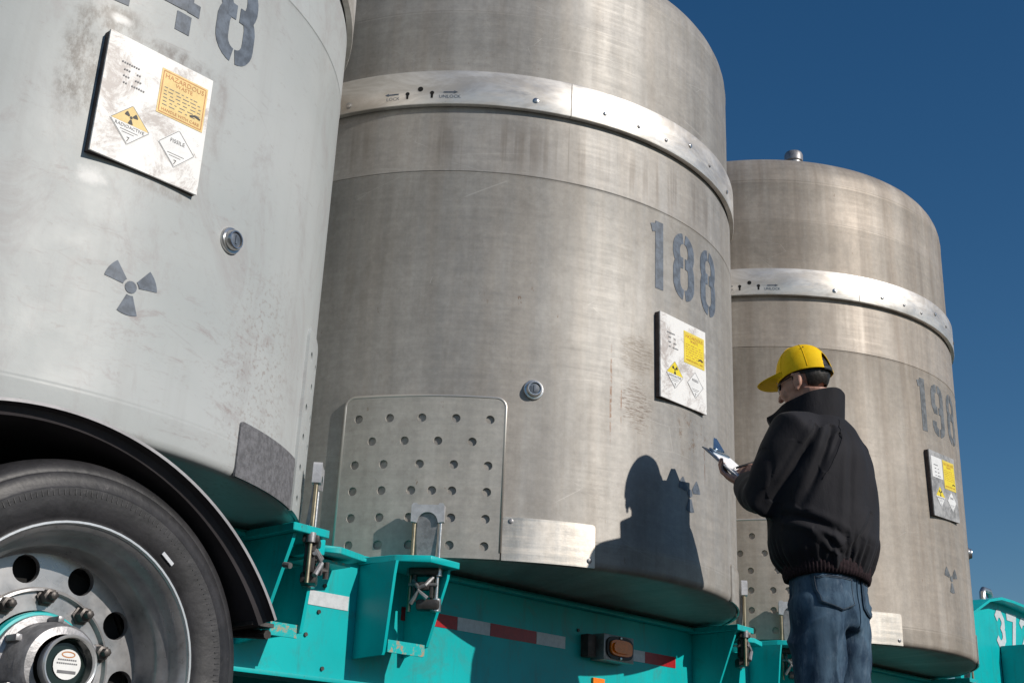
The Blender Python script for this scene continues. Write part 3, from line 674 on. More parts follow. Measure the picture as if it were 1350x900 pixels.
# weld line between web plates
def tape(x0, x1, m_, z0=-0.203, z1=-0.156):
    bm = bmesh.new(); add_box(bm, ((x0 + x1) / 2, Yb - 0.0012, (z0 + z1) / 2), (x1 - x0, 0.002, z1 - z0)); tp('reflective_tape', bm, m_, label={'red': 'red stretch of tape', 'tapew': 'white stretch of tape'}[m_])
for off in (-SP, 0, SP):
    for x0, x1, m_ in ((-0.95, -0.672, 'red'), (-0.670, -0.497, 'tapew'), (-0.495, -0.234, 'red'), (-0.232, -0.059, 'tapew'), (0.325, 0.473, 'tapew'), (0.475, 0.700, 'red')):
        if off == -SP and x0 < 0.3: continue
        tape(x0 + off, x1 + off, m_)
tape(-1.378, -1.364, 'red'); tape(-1.362, -1.192, 'tapew')
for x, z in ((-1.30, -.135), (-1.315, -.222), (-1.36, -.300), (0.02, -.12), (0.30, -.12), (-1.28, -.40)):
    bm = bmesh.new(); add_tube(bm, [(x, Yb + .002, z), (x, Yb - .006, z)], .007, 8); tp('screw', bm, 'iron')
for off in (-SP, 0, SP):
    for x in (-1.143, -.918, .842, .957):
        bm = bmesh.new(); add_tube(bm, [(off + x, Yb - .001, -.05 - .03 * i) for i in range(10)], [.0045 + .0012 * (i % 2) for i in range(10)], 6); tp('weld_seam', bm, 'teal', smooth=True)
# marker lights on the beam
def marker(x, z, small=False, base=True):
    if not small:
        bm = bmesh.new(); add_box(bm, (x, Yb - 0.035, z), (0.20, 0.070, 0.105), bev=.004); h = tp('marker_light', bm, 'cast')
        bm = bmesh.new(); t = []
        for rr, hh_ in (((.078, .040), .006), ((.070, .033), .010)):
            pass
        def oval(a, b, n=28): return [(x + a * (abs(cos(q)) ** .6) * (1 if cos(q) >= 0 else -1), z + b * (abs(sin(q)) ** .6) * (1 if sin(q) >= 0 else -1)) for q in [2 * pi * k / n for k in range(n)]]
        xf = lambda v: Vector((v.x, v.z, v.y))
        prism(bm, oval(.088, .046), Yb - .078, Yb - .070, xf=xf); tp('gasket', bm, 'rubber', h)
        bm = bmesh.new(); prism(bm, oval(.072, .032), Yb - .086, Yb - .078, xf=xf); prism(bm, oval(.060, .022), Yb - .094, Yb - .086, xf=xf); tp('lens', bm, 'amber', h)
        for k in (-1, 1):
            bm = bmesh.new(); add_box(bm, (x, Yb - .080, z + k * .041), (.012, .006, .010), bev=.002); tp('mounting_screw', bm, 'chrome', h)
    else:
        bm = bmesh.new(); add_box(bm, (x, Yb - 0.006, z), (0.075, 0.012, 0.055), bev=.003); tp('side_reflector', bm, 'amber')
marker(0.205, -0.178); marker(0.150, -0.325, True)
bm = bmesh.new(); add_box(bm, (0.065, Yb - 0.02, -0.178), (0.05, 0.04, 0.09), bev=.003); tp('light_bracket', bm, 'side')
# brackets that hold the tie-downs
def gusset(bm, x, pts, th=0.012):
    """pts (y, z)"""
    prism(bm, pts, x - th / 2, x + th / 2, xf=lambda v: Vector((v.z, v.x, v.y)))
def bracket(off, side):
    X = lambda v: off + v
    def plate(poly, z0, z1, m_='teal', nm='top_plate', par=None):
        bm = bmesh.new(); prism(bm, [(X(a), b) for a, b in poly], z0, z1); bmesh.ops.recalc_face_normals(bm, faces=bm.faces)
        bmesh.ops.bevel(bm, geom=bm.edges[:], offset=.002, segments=1, affect='EDGES'); return tp(nm, bm, m_, par or B)
    bm = bmesh.new()
    if side == 'L':
        g1 = [(Yb - .001, -.045), (-.822, -.045), (-.815, -.09), (-.790, -.343), (-.785, -.352), (Yb - .001, -.356)]
        g2 = [(Yb - .001, -.045), (-.842, -.045), (-.838, -.075), (-.755, -.300), (Yb - .001, -.330)]
        gusset(bm, X(-1.150), g1); B = tp('bracket', bm, 'teal')
        bm = bmesh.new(); gusset(bm, X(-0.925), g2); tp('gusset', bm, 'teal', B)
        plate([(-1.165, Yb - .0), (-1.135, -.79), (-1.055, -.885), (-.905, -.872), (-.885, -.64)], -.043, -.020)
        bm = bmesh.new(); add_box(bm, (X(-1.06), -.715, -.306), (.166, .150, .008)); add_box(bm, (X(-1.06), -.794, -.322), (.166, .008, .040)); tp('ledge', bm, 'chip', B)
    else:
        g1 = [(Yb - .001, -.045), (-.875, -.045), (-.870, -.065), (-.795, -.245), (-.755, -.350), (Yb - .001, -.360)]
        g2 = [(Yb - .001, -.12), (-.838, -.12), (-.832, -.14), (-.805, -.325), (Yb - .001, -.33)]
        gusset(bm, X(0.835), g1); B = tp('bracket', bm, 'teal')
        bm = bmesh.new(); gusset(bm, X(0.950), g2); tp('gusset', bm, 'teal', B)
        plate([(.800, Yb), (.805, -.905), (.955, -.893), (.965, Yb)], -.043, -.018)
        bm = bmesh.new(); add_box(bm, (X(0.892), -.715, -.306), (.104, .145, .008)); add_box(bm, (X(.892), -.791, -.322), (.104, .008, .040)); tp('ledge', bm, 'chip', B)
        plate([(.975, Yb), (.985, -.80), (1.06, -.83), (1.19, -.79), (1.19, Yb)], -.066, -.044, 'teal', 'guide_plate')
        bm = bmesh.new(); add_box(bm, (X(1.075), -.70, -.080), (.18, .11, .010)); tp('worn_seat', bm, 'chip', B)
        bm = bmesh.new(); add_box(bm, (X(.985), -.76, -.052), (.05, .10, .05), bev=.004); tp('stop_block', bm, 'teal', B)
    return B
# tie-down clamps
def clamp(off, az, mirror):
    rc = 1.255; n_ = P3(az, 0, 1.0); t_ = P3(az + 90, 0, 1.0)
    mx = Matrix.Translation((off, 0, 0)) @ basis(P3(az, 0, rc), t_, n_, Vector((0, 0, 1)))
    def fin(bm, name, mat, par, smooth=True):
        bmesh.ops.transform(bm, matrix=mx, verts=bm.verts); bmesh.ops.recalc_face_normals(bm, faces=bm.faces); return tp(name, bm, mat, par, smooth)
    bm = bmesh.new()
    # cast body under the top plate: two lugs, cross pin, wedge
    add_box(bm, (0, 0, -.055), (.104, .052, .026), bev=.008); add_box(bm, (0.02, 0.0, -.168), (.080, .050, .036), bev=.010)
    add_box(bm, (-.030, .0, -.105), (.012, .034, .10), bev=.003); add_box(bm, (.030, 0, -.10), (.012, .034, .09), bev=.003); add_box(bm, (0, .01, -.105), (.045, .028, .028), bev=.006)
    C0 = fin(bm, 'tie_down_clamp', 'iron', T)
    for s in (-1, 1):
        bm = bmesh.new(); add_tube(bm, [(s * .046, 0, -.19), (s * .046, 0, .185)], .0068, 12); fin(bm, 'threaded_rod', 'brass' if s < 0 else 'chrome', C0)
    for x, z, r0, h0, m_ in ((.046, -.052, .017, .034, 'chrome'), (.046, -.168, .019, .042, 'chrome'), (-.046, -.052, .015, .03, 'cast')):
        bm = bmesh.new(); add_tube(bm, [(x, 0, z - h0 / 2), (x, 0, z + h0 / 2)], r0, 16); fin(bm, 'nut', m_, C0)
    bm = bmesh.new(); add_tube(bm, [(-.035, .012, -.085), (-.012, .032, -.115), (.010, .034, -.105), (.032, .014, -.075)], .0075, 8)
    add_tube(bm, [(-.038, .02, -.165), (-.01, .035, -.125), (.018, .03, -.15)], .009, 8); add_tube(bm, [(-.05, .015, -.10), (.05, .015, -.10)], .006, 8); fin(bm, 'linkage', 'cast', C0)
    # yoke with an arched opening
    bm = bmesh.new(); pts = [(-.058, .120), (-.058, .178), (-.052, .186), (-.040, .186), (-.036, .180), (.036, .180), (.040, .186), (.052, .186), (.058, .178), (.058, .120), (.038, .116)]
    pts += [(.036 * cos(a), .118 + .036 * sin(a)) for a in [pi * k / 10 for k in range(11)]][1:-1] + [(-.038, .116)]
    prism(bm, pts, -.014, .014, xf=lambda v: Vector((v.x, v.z, v.y))); fin(bm, 'yoke', 'yoke', C0, False)
    bm = bmesh.new(); pts = [(-.031, -.02), (-.036, .06), (-.036, .115)] + [(.036 * cos(a), .118 + .034 * sin(a)) for a in [pi - pi * k / 12 for k in range(13)]] + [(.036, .06), (.031, -.02)]
    prism(bm, pts, -.006, .006, xf=lambda v: Vector((v.x, v.z - .004 - max(0, (.09 - v.y)) * .12, v.y)))
    fin(bm, 'clamp_tongue', 'cast', C0, False)
    return C0
for off in (-SP, 0, SP): bracket(off, 'L'); bracket(off, 'R'); clamp(off, -141.6, 0); clamp(off, -43.0, 1)
# handle stub on the right-hand clamp beside the first bracket
bm = bmesh.new(); add_tube(bm, [(-1.515, -.845, -.135), (-1.470, -.85, -.135)], .010, 10); add_tube(bm, [(-1.470, -.85, -.160), (-1.470, -.85, -.108)], .009, 10); tp('latch_pin', bm, 'iron', smooth=True)
# ---- wheels
WX, WZ = -2.48, -0.543
def wheel(yf, first=True, s=1):
    """yf: plane of the outer rim edge; s=1 faces -Y"""
    def mk(prof, n=72, **kw):
        bm = bmesh.new(); add_lathe(bm, [(a, -s * b) for a, b in prof], (WX, yf, WZ), 'Y', n, **kw); bmesh.ops.recalc_face_normals(bm, faces=bm.faces); return bm
    tyre = [(.322, .018), (.330, .004), (.345, -.006), (.375, -.014), (.405, -.016), (.410, -.0125), (.425, -.010), (.440, -.006), (.444, -.002), (.4445, .001), (.450, .001), (.465, .010), (.474, .022), (.480, .034), (.483, .055), (.4835, .085), (.475, .087), (.475, .097), (.4835, .099),
            (.484, .135), (.476, .137), (.476, .147), (.484, .149), (.483, .185), (.475, .215), (.44, .235), (.38, .245), (.33, .225), (.322, .21)]
    W0 = tp('wheel', mk(tyre, 96), 'tyre', T, True, None)
    tp('rim_edge', mk([(.322, .020), (.321, .004), (.324, -.003), (.329, -.003), (.331, .006)]), 'lip', W0, True)
    # rim barrel and disc with real hand holes
    barrel = [(.321, .004), (.312, .012), (.306, .022), (.302, .045), (.296, .055), (.283, .070), (.280, .085), (.278, .125), (.275, .142), (.270, .150)]
    tp('rim', mk(barrel), 'alu', W0, True)
    bm = bmesh.new(); ro, ri, nh, rh, rc = .272, .188, 10, .0345, .2345; yd = yf + s * .150
    per = 2 * pi / nh; th0 = HH0
    for h in range(nh):
        ca = th0 + h * per; hole = []; outer = []; m_ = 24
        c0 = Vector((rc * cos(ca), rc * sin(ca)))
        corners = [(ro, ca - per / 2), (ro, ca + per / 2), (ri, ca + per / 2), (ri, ca - per / 2)]
        # outline of the sector sampled by direction from the hole centre
        out = [];
        for k in range(9): a = ca - per / 2 + per * k / 8; out.append((ro * cos(a), ro * sin(a)))
        for k in range(1, 4): rr_ = ro + (ri - ro) * k / 4; a = ca + per / 2; out.append((rr_ * cos(a), rr_ * sin(a)))
        for k in range(9): a = ca + per / 2 - per * k / 8; out.append((ri * cos(a), ri * sin(a)))
        for k in range(1, 4): rr_ = ri + (ro - ri) * k / 4; a = ca - per / 2; out.append((rr_ * cos(a), rr_ * sin(a)))
        n_ = len(out); ov = [bm.verts.new((WX + a, yd, WZ + b)) for a, b in out]; iv = []; iw = []
        for a, b in out:
            d = (Vector((a, b)) - c0).normalized(); iv.append(bm.verts.new((WX + c0.x + d.x * rh, yd, WZ + c0.y + d.y * rh))); iw.append(bm.verts.new((WX + c0.x + d.x * rh * .97, yd + s * .014, WZ + c0.y + d.y * rh * .97)))
        for i in range(n_): j = (i + 1) % n_; bm.faces.new((ov[i], ov[j], iv[j], iv[i])); bm.faces.new((iv[i], iv[j], iw[j], iw[i]))
    bmesh.ops.remove_doubles(bm, verts=bm.verts, dist=1e-4); bmesh.ops.recalc_face_normals(bm, faces=bm.faces)
    # make sure the disc faces outwards
    for f in bm.faces:
        if len(f.verts) == 4 and abs(f.normal.y) > .9 and f.normal.y * s > 0: f.normal_flip()
    tp('wheel_disc', bm, 'alu', W0, True)
    tp('wheel_back', mk([(.26, .19), (.12, .19)]), 'hole', W0)
    tp('disc_ring', mk([(.188, .150), (.190, .144), (.186, .136), (.180, .134), (.178, .140), (.176, .146), (.135, .146), (.133, .150)]), 'alu', W0, True)
    tp('hub_flange', mk([(.131, .146), (.131, .130), (.128, .124), (.118, .122)]), 'teal', W0, True)
    if first:
        for h in range(10):
            a = NU0 + h * 2 * pi / 10; cx, cz = WX + .1675 * cos(a), WZ + .1675 * sin(a)
            bm = bmesh.new(); add_lathe(bm, [(.024, -.0), (.024, .006), (.019, .007), (.0175, .028), (.011, .030), (.010, .046), (.006, .048), (0, .048)], (cx, yd - .004 * s, cz), 'Y', 6)
            tp('lug_nut', bm, 'iron', W0)
        hub = [(.122, .121), (.120, .110), (.104, .104), (.101, .060), (.097, .055), (.0945, .030), (.088, .022), (.070, .018)]
        tp('hub', mk(hub, 48), 'cast', W0, True)
        for h in range(6):
            a = h * 2 * pi / 6 + .5; bm = bmesh.new(); add_box(bm, (WX + .108 * cos(a), yf + .082, WZ + .108 * sin(a)), (.016, .05, .016), bev=.004); tp('hub_bolt', bm, 'cast', W0)
        tp('hub_cap', mk([(.058, .022), (.062, .014), (.0625, -.010), (.066, -.012), (.067, -.018), (.064, -.0215), (.060, -.020), (.0585, -.012)], 48), 'lip', W0, True)
        tp('cap_window', mk([(.0587, -.010), (.054, .006), (.050, .0105), (.0, .0105)], 32), 'glassdark', W0, True)
        cx, cz = WX + .006, WZ + .002
        yy = yf + .009 - .0015 - .018
        def fn(u, v, w_=0.0): return Vector((cx + u, yf + .0075 - w_ - .0002, cz + v))
        fnl = lambda u, v, w_=0.0: Vector((cx + u, yf - (-.009) * 0 + .0078 - w_ - .0, cz + v))
        def fs(u, v, w_=0.0): return Vector((cx + u, yf + .0072 - w_, cz + v))
        tp('sticker', poly_mesh([(.034 * cos(2 * pi * k / 28), .034 * sin(2 * pi * k / 28)) for k in range(28)], fs), 'white', W0)
        V = []; F = []
        for v_, a_, b_ in ((.010, -.024, .022), (.002, -.026, .024)):
            x = a_
            while x < b_: stroke(V, F, [(x, v_), (x + .004, v_)], .0017, lambda u, v, w_=0: fs(u, v, .0006)); x += .0052
        stroke(V, F, [(-.022, -.017), (.024, -.017)], .0035, lambda u, v, w_=0: fs(u, v, .0006)); tp('sticker_print', mesh(V, F), 'dkprint', W0)
        V = []; F = []; stroke(V, F, [(.016 * cos(a), .022 + .006 * sin(a)) for a in [2 * pi * k / 14 for k in range(15)]], .0013, lambda u, v, w_=0: fs(u, v, .0006)); tp('sticker_mark', mesh(V, F), 'redprint', W0)
        bm = bmesh.new()
        for k in range(180):
            a = 2 * pi * k / 180; mx = Matrix.Translation((WX + .395 * cos(a), yf - .0158, WZ + .395 * sin(a))) @ Matrix.Rotation(-a, 4, 'Y'); add_box(bm, (0, 0, 0), (.014, .0016, .0022), mat=mx)
        tp('sidewall_ribs', bm, 'tyre', W0)['kind'] = 'stuff'
        # maker's mark bar on the sidewall
        a = rad(52); bm = bmesh.new(); mx = Matrix.Translation((WX + .352 * cos(a), yf - .0105, WZ + .352 * sin(a))) @ Matrix.Rotation(-(a + pi / 2), 4, 'Y')
        add_box(bm, (0, 0, 0), (.040, .003, .009), mat=mx); tp('sidewall_mark', bm, 'tapew', W0)
    return W0
simple('glassdark', 'dark_window', (0.012, 0.022, 0.02), 0.12, 0, 0.1, 5, 0)
HH0 = rad(-4); NU0 = rad(18)
wheel(-1.2); wheel(-0.92, False); wheel(1.2, False, -1)
bm = bmesh.new(); add_tube(bm, [(WX, -.98, WZ), (WX, .98, WZ)], .065, 20); tp('axle', bm, 'iron', smooth=True)
# fender: arched sheet with a turned edge
FX, FZ, FR = -2.63, -0.747, 0.77
def fender():
    bm = bmesh.new(); rows = []
    n_ = 60; a0, a1 = rad(28.5), rad(158)
    prof = [(-1.250, 0.0, 1), (-1.262, 0.0015, 1), (-1.262, -.006, 1), (-1.250, -.006, 0), (-1.236, -.010, 0), (-1.225, -.030, 0), (-.95, -.034, 0), (-.68, -.034, 0), (-.68, -.028, 2), (-.95, -.028, 2), (-1.222, -.024, 2), (-1.236, -.003, 2)]
    for i in range(n_ + 1):
        a = a0 + (a1 - a0) * i / n_
        rows.append([bm.verts.new((FX + (FR + dr) * cos(a), y, FZ + (FR + dr) * sin(a))) for y, dr, _ in prof])
    m_ = len(prof)
    for i in range(n_):
        for j in range(m_):
            k = (j + 1) % m_; f = bm.faces.new((rows[i][j], rows[i][k], rows[i + 1][k], rows[i + 1][j]))
            f.material_index = 1 if prof[j][2] == 1 and j < 2 or j == m_ - 1 and False else (2 if 3 <= j <= 6 else 0)
    bm.faces.new(rows[0][::-1]); bm.faces.new(rows[-1]); bmesh.ops.recalc_face_normals(bm, faces=bm.faces)
    return tp('fender', bm, ['fend', 'fendlip', 'fendin'], smooth=True)
FE = fender()
bm = bmesh.new(); add_box(bm, (-1.955, -.96, -.387), (.07, .50, .010)); add_box(bm, (-1.92, -.72, -.36), (.16, .012, .08)); tp('fender_bracket', bm, 'iron')
bm = bmesh.new(); add_tube(bm, [(-1.93, -1.20, -.41), (-1.93, -.70, -.36)], .012, 8); tp('fender_arm', bm, 'iron')
bm = bmesh.new(); add_tube(bm, [(-1.948, -1.262, -.235), (-1.945, -1.285, -.240)], .008, 8); tp('fender_bolt', bm, 'chrome', FE)
# gooseneck beyond the last cask
def goose():
    Yg = -0.66
    top = [(3.70, .40), (4.05, .545), (4.25, .585), (4.45, .590), (4.7, .585), (5.2, .56), (5.9, .50), (6.6, .46)]
    bm = bmesh.new(); prism(bm, top + [(6.6, -.05), (3.70, -.43)], .62, -Yg, xf=lambda v: Vector((v.x, -v.z, v.y))); bmesh.ops.recalc_face_normals(bm, faces=bm.faces); g = tp('gooseneck', bm, 'teal')
    bm = bmesh.new(); P_ = [(x, z) for x, z in top]
    pts = [(x, z + .012) for x, z in top] + [(x, z - .006) for x, z in top[::-1]]
    prism(bm, pts, .55, .75, xf=lambda v: Vector((v.x, -v.z, v.y))); bmesh.ops.recalc_face_normals(bm, faces=bm.faces); tp('gooseneck_flange', bm, 'teal', g)
    for ch, x in zip('372', (4.39, 4.60, 4.81)):
        tp('number', digit(ch, x, .290, 0.165, 0.25, lambda u, v, w_=0.0: Vector((u, Yg - .0035 - w_, v))), 'tapew', g)
    bm = bmesh.new(); add_box(bm, (4.49, Yg - .10, -.1), (.26, .19, .80), bev=.004); tp('landing_leg_housing', bm, 'teal', g)
    bm = bmesh.new(); add_box(bm, (4.47, Yg - .10, -.75), (.14, .12, .56), bev=.004); tp('landing_leg', bm, 'teal', g)
    bm = bmesh.new(); add_box(bm, (5.3, Yg - .22, .10), (1.3, .42, .30), bev=.01); tp('tool_box', bm, 'teal', g)
    bm = bmesh.new(); add_tube(bm, [(4.25, -.62, .59), (4.25, -.62, .64), (4.27, -.62, .66), (4.36, -.62, .66), (4.38, -.62, .63)], .022, 10); tp('air_coupling', bm, 'chrome', g, True)
goose()

# ---------------------------------------------------------------- the man
MX, MY = -0.10, -1.86
P0 = thing('person', 'man in yellow cap, black jacket and blue jeans writing on a clipboard', 'person', (MX, MY))
PO = ORG[P0.name]
def ell(bm, c, r0, rot=None, n=16):
    t = bmesh.new(); bmesh.ops.create_uvsphere(t, u_segments=n, v_segments=n // 2 + 2, radius=1.0)
    m_ = Matrix.Translation(c) @ (rot.to_4x4() if rot else Matrix.Identity(4)) @ Matrix.Diagonal((*r0, 1)); bmesh.ops.transform(t, matrix=m_, verts=t.verts)
    tm = D.meshes.new('t'); t.to_mesh(tm); t.free(); bm.from_mesh(tm); D.meshes.remove(tm)
HC = Vector((-.130, -1.815, .660))       # head centre
HM = Matrix.Translation(HC) @ Matrix.Rotation(rad(2), 4, 'Z') @ Matrix.Rotation(rad(-13), 4, 'X')   # y forward, z up
SHL, ELL, WRL = Vector((-.285, -1.850, .430)), Vector((-.318, -1.745, .205)), Vector((-.130, -1.562, .315))
SHR, ELR, WRR = Vector((.090, -1.86, .430)), Vector((.165, -1.73, .235)), Vector((.028, -1.545, .420))
def hand(bm, mx, curls, thumb, left):
    """local: wrist at origin, +x fingers, +z back of hand, thumb on +y (mirror for the other hand)"""
    s = 1 if left else -1
    T_ = lambda p: mx @ Vector((p[0], p[1] * s, p[2]))
    add_tube(bm, [T_((-.05, 0, 0)), T_((0, 0, 0)), T_((.03, .002, 0)), T_((.065, .002, -.002)), T_((.088, 0, -.004))], [(.020, .026), (.018, .027), (.016, .038), (.015, .042), (.012, .038)], 14, up=mx.to_3x3() @ Vector((0, 0, 1)))
    for i, (y, L, c) in enumerate(zip((.030, .010, -.011, -.031), ((.040, .026, .020), (.044, .030, .022), (.041, .028, .021), (.032, .021, .018)), curls)):
        p = Vector((.080 - abs(i - 1) * .004, y, -.002)); pts = [p.copy()]; a = 0.0; sp = y * .9
        for j, l_ in enumerate(L):
            a += c[j]; p = p + Vector((cos(a) * l_, (sp * .10 if j == 0 else 0), -sin(a) * l_)); pts.append(p.copy())
        rr = [.0100, .0094, .0086, .0070] if i < 3 else [.0088, .0082, .0074, .006]
        add_tube(bm, [T_(q) for q in pts], rr, 10); ell(bm, T_(pts[-1]), (rr[-1],) * 3, n=8)
    pts = [(.018, .022, -.006)] + thumb
    add_tube(bm, [T_(q) for q in pts], [.0145, .013, .0108, .0085][:len(pts)], 10); ell(bm, T_(pts[-1]), (.0085,) * 3, n=8)
# clipboard frame
TLc = Vector((-.155, -1.380, .489)); Lc = Vector((-.11, .70, .70)).normalized(); Sc = Vector((.99, .10, .06)); Sc = (Sc - Lc * Sc.dot(Lc)).normalized(); Nc = Sc.cross(Lc).normalized()
CW, CL = .205, .265
def cb(s, l_, n_=0.0): return TLc + Sc * s - Lc * l_ + Nc * n_          # s across, l down the board
def body():
    bm = bmesh.new()
    hm = lambda c: HM @ Vector(c)
    hr = HM.to_3x3()
    for c, r0 in (((0, -.014, .030), (.074, .092, .082)), ((0, .022, -.040), (.058, .062, .062)), ((0, .012, -.005), (.069, .078, .070)), ((.030, .052, -.022), (.028, .034, .036)), ((-.030, .052, -.022), (.028, .034, .036)),
                  ((0, .060, -.080), (.030, .026, .022)), ((0, .078, -.060), (.024, .016, .008)), ((0, .076, -.069), (.021, .016, .008)), ((0, .074, .024), (.052, .018, .014)),
                  ((0, .096, -.020), (.0105, .016, .014)), ((0, .090, -.004), (.008, .013, .026)), ((0, .104, -.027), (.011, .010, .009)), ((0, .084, -.104 + .012), (.020, .014, .014))):
        ell(bm, hm(c), r0, hr)
    for s in (-1, 1):
        er = hr @ Matrix.Rotation(rad(-s * 20), 3, 'Z') @ Matrix.Rotation(rad(10), 3, 'X')
        ell(bm, hm((s * 0.074, -0.014, -0.016)), (.006, .018, .030), er); ell(bm, hm((s * 0.078, -0.022, -0.010)), (.0065, .010, .026), er); ell(bm, hm((s * 0.076, -0.006, -0.043)), (.006, .008, .010), er)
        ell(bm, hm((s * 0.080, -0.010, 0.010)), (.006, .016, .007), er)
    add_tube(bm, [hm((0, -.03, -.03)), Vector((-.115, -1.84, .56)), Vector((MX, MY, .47))], [(.058, .060), (.056, .060), (.075, .085)], 18)
    # torso
    add_tube(bm, [(MX, MY, .50), (MX, MY, .45), (MX, MY - .005, .38), (MX, MY + .005, .22), (MX, MY + .01, .05), (MX, MY, -.08), (MX, MY, -.16)], [(.05, .05), (.16, .085), (.19, .11), (.175, .11), (.145, .10), (.135, .10), (.11, .09)], 24, up=(1, 0, 0))
    for A, B, C_, s in ((SHL, ELL, WRL, -1), (SHR, ELR, WRR, 1)):
        add_tube(bm, [A, A.lerp(B, .5), B, B.lerp(C_, .4), C_], [.050, .045, .038, .036, .026], 14); ell(bm, A, (.055, .055, .055))
    for s in (-1, 1):
        x = MX + s * .082
        add_tube(bm, [(x, MY, -.08), (x + s * .005, MY + .005, -.3), (x + s * .005, MY + .01, -.53), (x + s * .005, MY - .005, -.7), (x, MY - .01, -.93)], [.062, .062, .050, .050, .036], 16)
        ell(bm, (x, MY + .05, -.99), (.04, .11, .035))
    # left hand under the board, thumb over its left edge
    gp = cb(.000, .165, -.022)
    xd = (gp - WRL).normalized(); zd = -Nc; zd = (zd - xd * zd.dot(xd)).normalized(); yd = zd.cross(xd)
    mxl = basis(WRL, xd, yd, zd)
    # thumb side: choose the side facing the camera
    hand(bm, mxl, [(.15, .5, .4), (.2, .6, .5), (.25, .6, .5), (.3, .7, .5)], [(.048, .042, .004), (.072, .044, -.008), (.092, .036, -.020)], True)
    # right hand above the board, holding the pen
    gp = cb(.075, .155, .038)
    xd = (gp - WRR).normalized(); zd = Vector((.25, -.25, .9)); zd = (zd - xd * zd.dot(xd)).normalized(); yd = zd.cross(xd)
    mxr = basis(WRR, xd, yd, zd)
    hand(bm, mxr, [(.55, .7, .4), (.75, .9, .6), (.95, 1.1, .8), (1.05, 1.2, .8)], [(.045, .040, -.016), (.070, .036, -.032), (.090, .026, -.046)], False)
    me = bake(bm, [('REMESH', dict(mode='VOXEL', voxel_size=0.0042, use_smooth_shade=True)), ('SMOOTH', dict(factor=0.5, iterations=3))])
    return link('body', me, 'skin', P0, off=PO)
body()
def fbm(p, sc, o=3): return noise.fractal(p * sc, 0.9, 2.0, o)
FOLDS = [(Vector(a), Vector(b), w_, d_) for a, b, w_, d_ in (
    ((-.235, -2.02, .46), (-.325, -1.93, .20), .020, .020), ((-.285, -1.985, .46), (-.345, -1.83, .22), .016, .013), ((-.205, -2.035, .455), (-.275, -1.995, .31), .014, .010),
    ((-.345, -1.88, .125), (-.270, -1.995, .075), .020, .018), ((-.178, -2.044, .40), (-.218, -2.029, .13), .022, .009), ((-.12, -2.045, .12), (-.20, -2.03, .02), .016, .010), ((-.30, -1.97, .06), (-.24, -2.02, .0), .014, .010), ((-.05, -2.03, .44), (-.10, -2.04, .15), .034, .006),
    ((-.36, -1.78, .31), (-.30, -1.74, .16), .018, .005), ((-.33, -1.86, .33), (-.34, -1.72, .17), .020, .005))]
def jacket():
    bm = bmesh.new()
    sec = [(-.045, .172, .126, 0), (-.020, .190, .144, 0), (.010, .214, .168, .004), (.06, .228, .188, .006), (.15, .232, .188, .004), (.27, .230, .178, 0), (.36, .218, .162, -.008), (.42, .190, .140, -.010), (.465, .148, .116, -.008), (.50, .110, .095, 0), (.53, .085, .08, 0.005)]
    add_tube(bm, [(MX, MY + dy, z) for z, a, b, dy in sec], [(a, b) for z, a, b, dy in sec], 40, up=(1, 0, 0))
    for A, B, C_ in ((SHL, ELL, WRL), (SHR, ELR, WRR)):
        cx = Vector((MX, MY, A.z + .035)); pts = [cx.lerp(A, .45), A + Vector((0, 0, -.005)), A.lerp(B, .35), A.lerp(B, .7), B + (B - C_).normalized() * .010, B.lerp(C_, .3), B.lerp(C_, .62), B.lerp(C_, .88), C_]
        add_tube(bm, pts, [.080, .088, .086, .083, .078, .074, .066, .056, .038], 22)
    me = bake(bm, [('REMESH', dict(mode='VOXEL', voxel_size=0.0085, use_smooth_shade=True)), ('SMOOTH', dict(factor=0.5, iterations=14)), ('SUBSURF', dict(levels=1, render_levels=1))])
    el = ELL; new = []; NV = [v.normal.copy() for v in me.vertices]
    for v in me.vertices:
        p = v.co.copy(); d = 0.0
        w1 = fbm(Vector((p.x * .8 + p.z * .5, p.y * .8, p.z * .55)), 5.0, 2); d += .009 * w1
        # gathers above the waistband
        t = max(0.0, min(1.0, (.085 - p.z) / .10)); ang = math.atan2(p.y - MY, p.x - MX)
        gq = noise.noise(Vector((cos(ang) * 4.6, sin(ang) * 4.6, p.z * 2))); d += .016 * t * (abs(gq) * 2 - .35) + .003 * t * sin(ang * 31 + 5 * gq)
        # deep folds in the cloth: (start, end, width, depth)
        for A, B, wd, dp in FOLDS:
            ab = B - A; t = max(0.0, min(1.0, (p - A).dot(ab) / ab.length_squared)); q = p - A - ab * t
            if q.length > wd * 3.2: continue
            sd = ab.normalized().cross(Vector((-.5, -.86, 0))).normalized(); u = q.dot(sd) / wd; fade = sin(pi * min(1, max(0, .12 + t * .8))) ** .6
            d += .75 * dp * fade * (-math.exp(-u * u * 2.2) + .75 * math.exp(-(u - 1.25) ** 2 * 1.6) + .35 * math.exp(-(u + 1.3) ** 2 * 1.6))
        for E in (ELL, ELR):
            q = (p - E).length
            if q < .14: d += .004 * (1 - q / .14) * sin((p - E).dot(Vector((.4, .6, .5))) * 75)
        new.extend(p + NV[v.index] * d)
    me.vertices.foreach_set('co', new); me.update()
    return link('jacket', me, 'jacket', P0, off=PO)
J = jacket()
def seam_line(pts, name='seam_stitching'):
    me = J.data; bv = BVHTree.FromPolygons([v.co + PO for v in me.vertices], [p.vertices[:] for p in me.polygons])
    out = []
    for k in range(len(pts) - 1):
        for i in range(8):
            p = Vector(pts[k]).lerp(Vector(pts[k + 1]), i / 8); h = bv.find_nearest(p)
            if h[0]: out.append(h[0] + h[1] * .0008)
    bm = bmesh.new(); add_tube(bm, out, .0016, 6); link(name, bm_mesh(bm), 'jacket', J, off=PO)
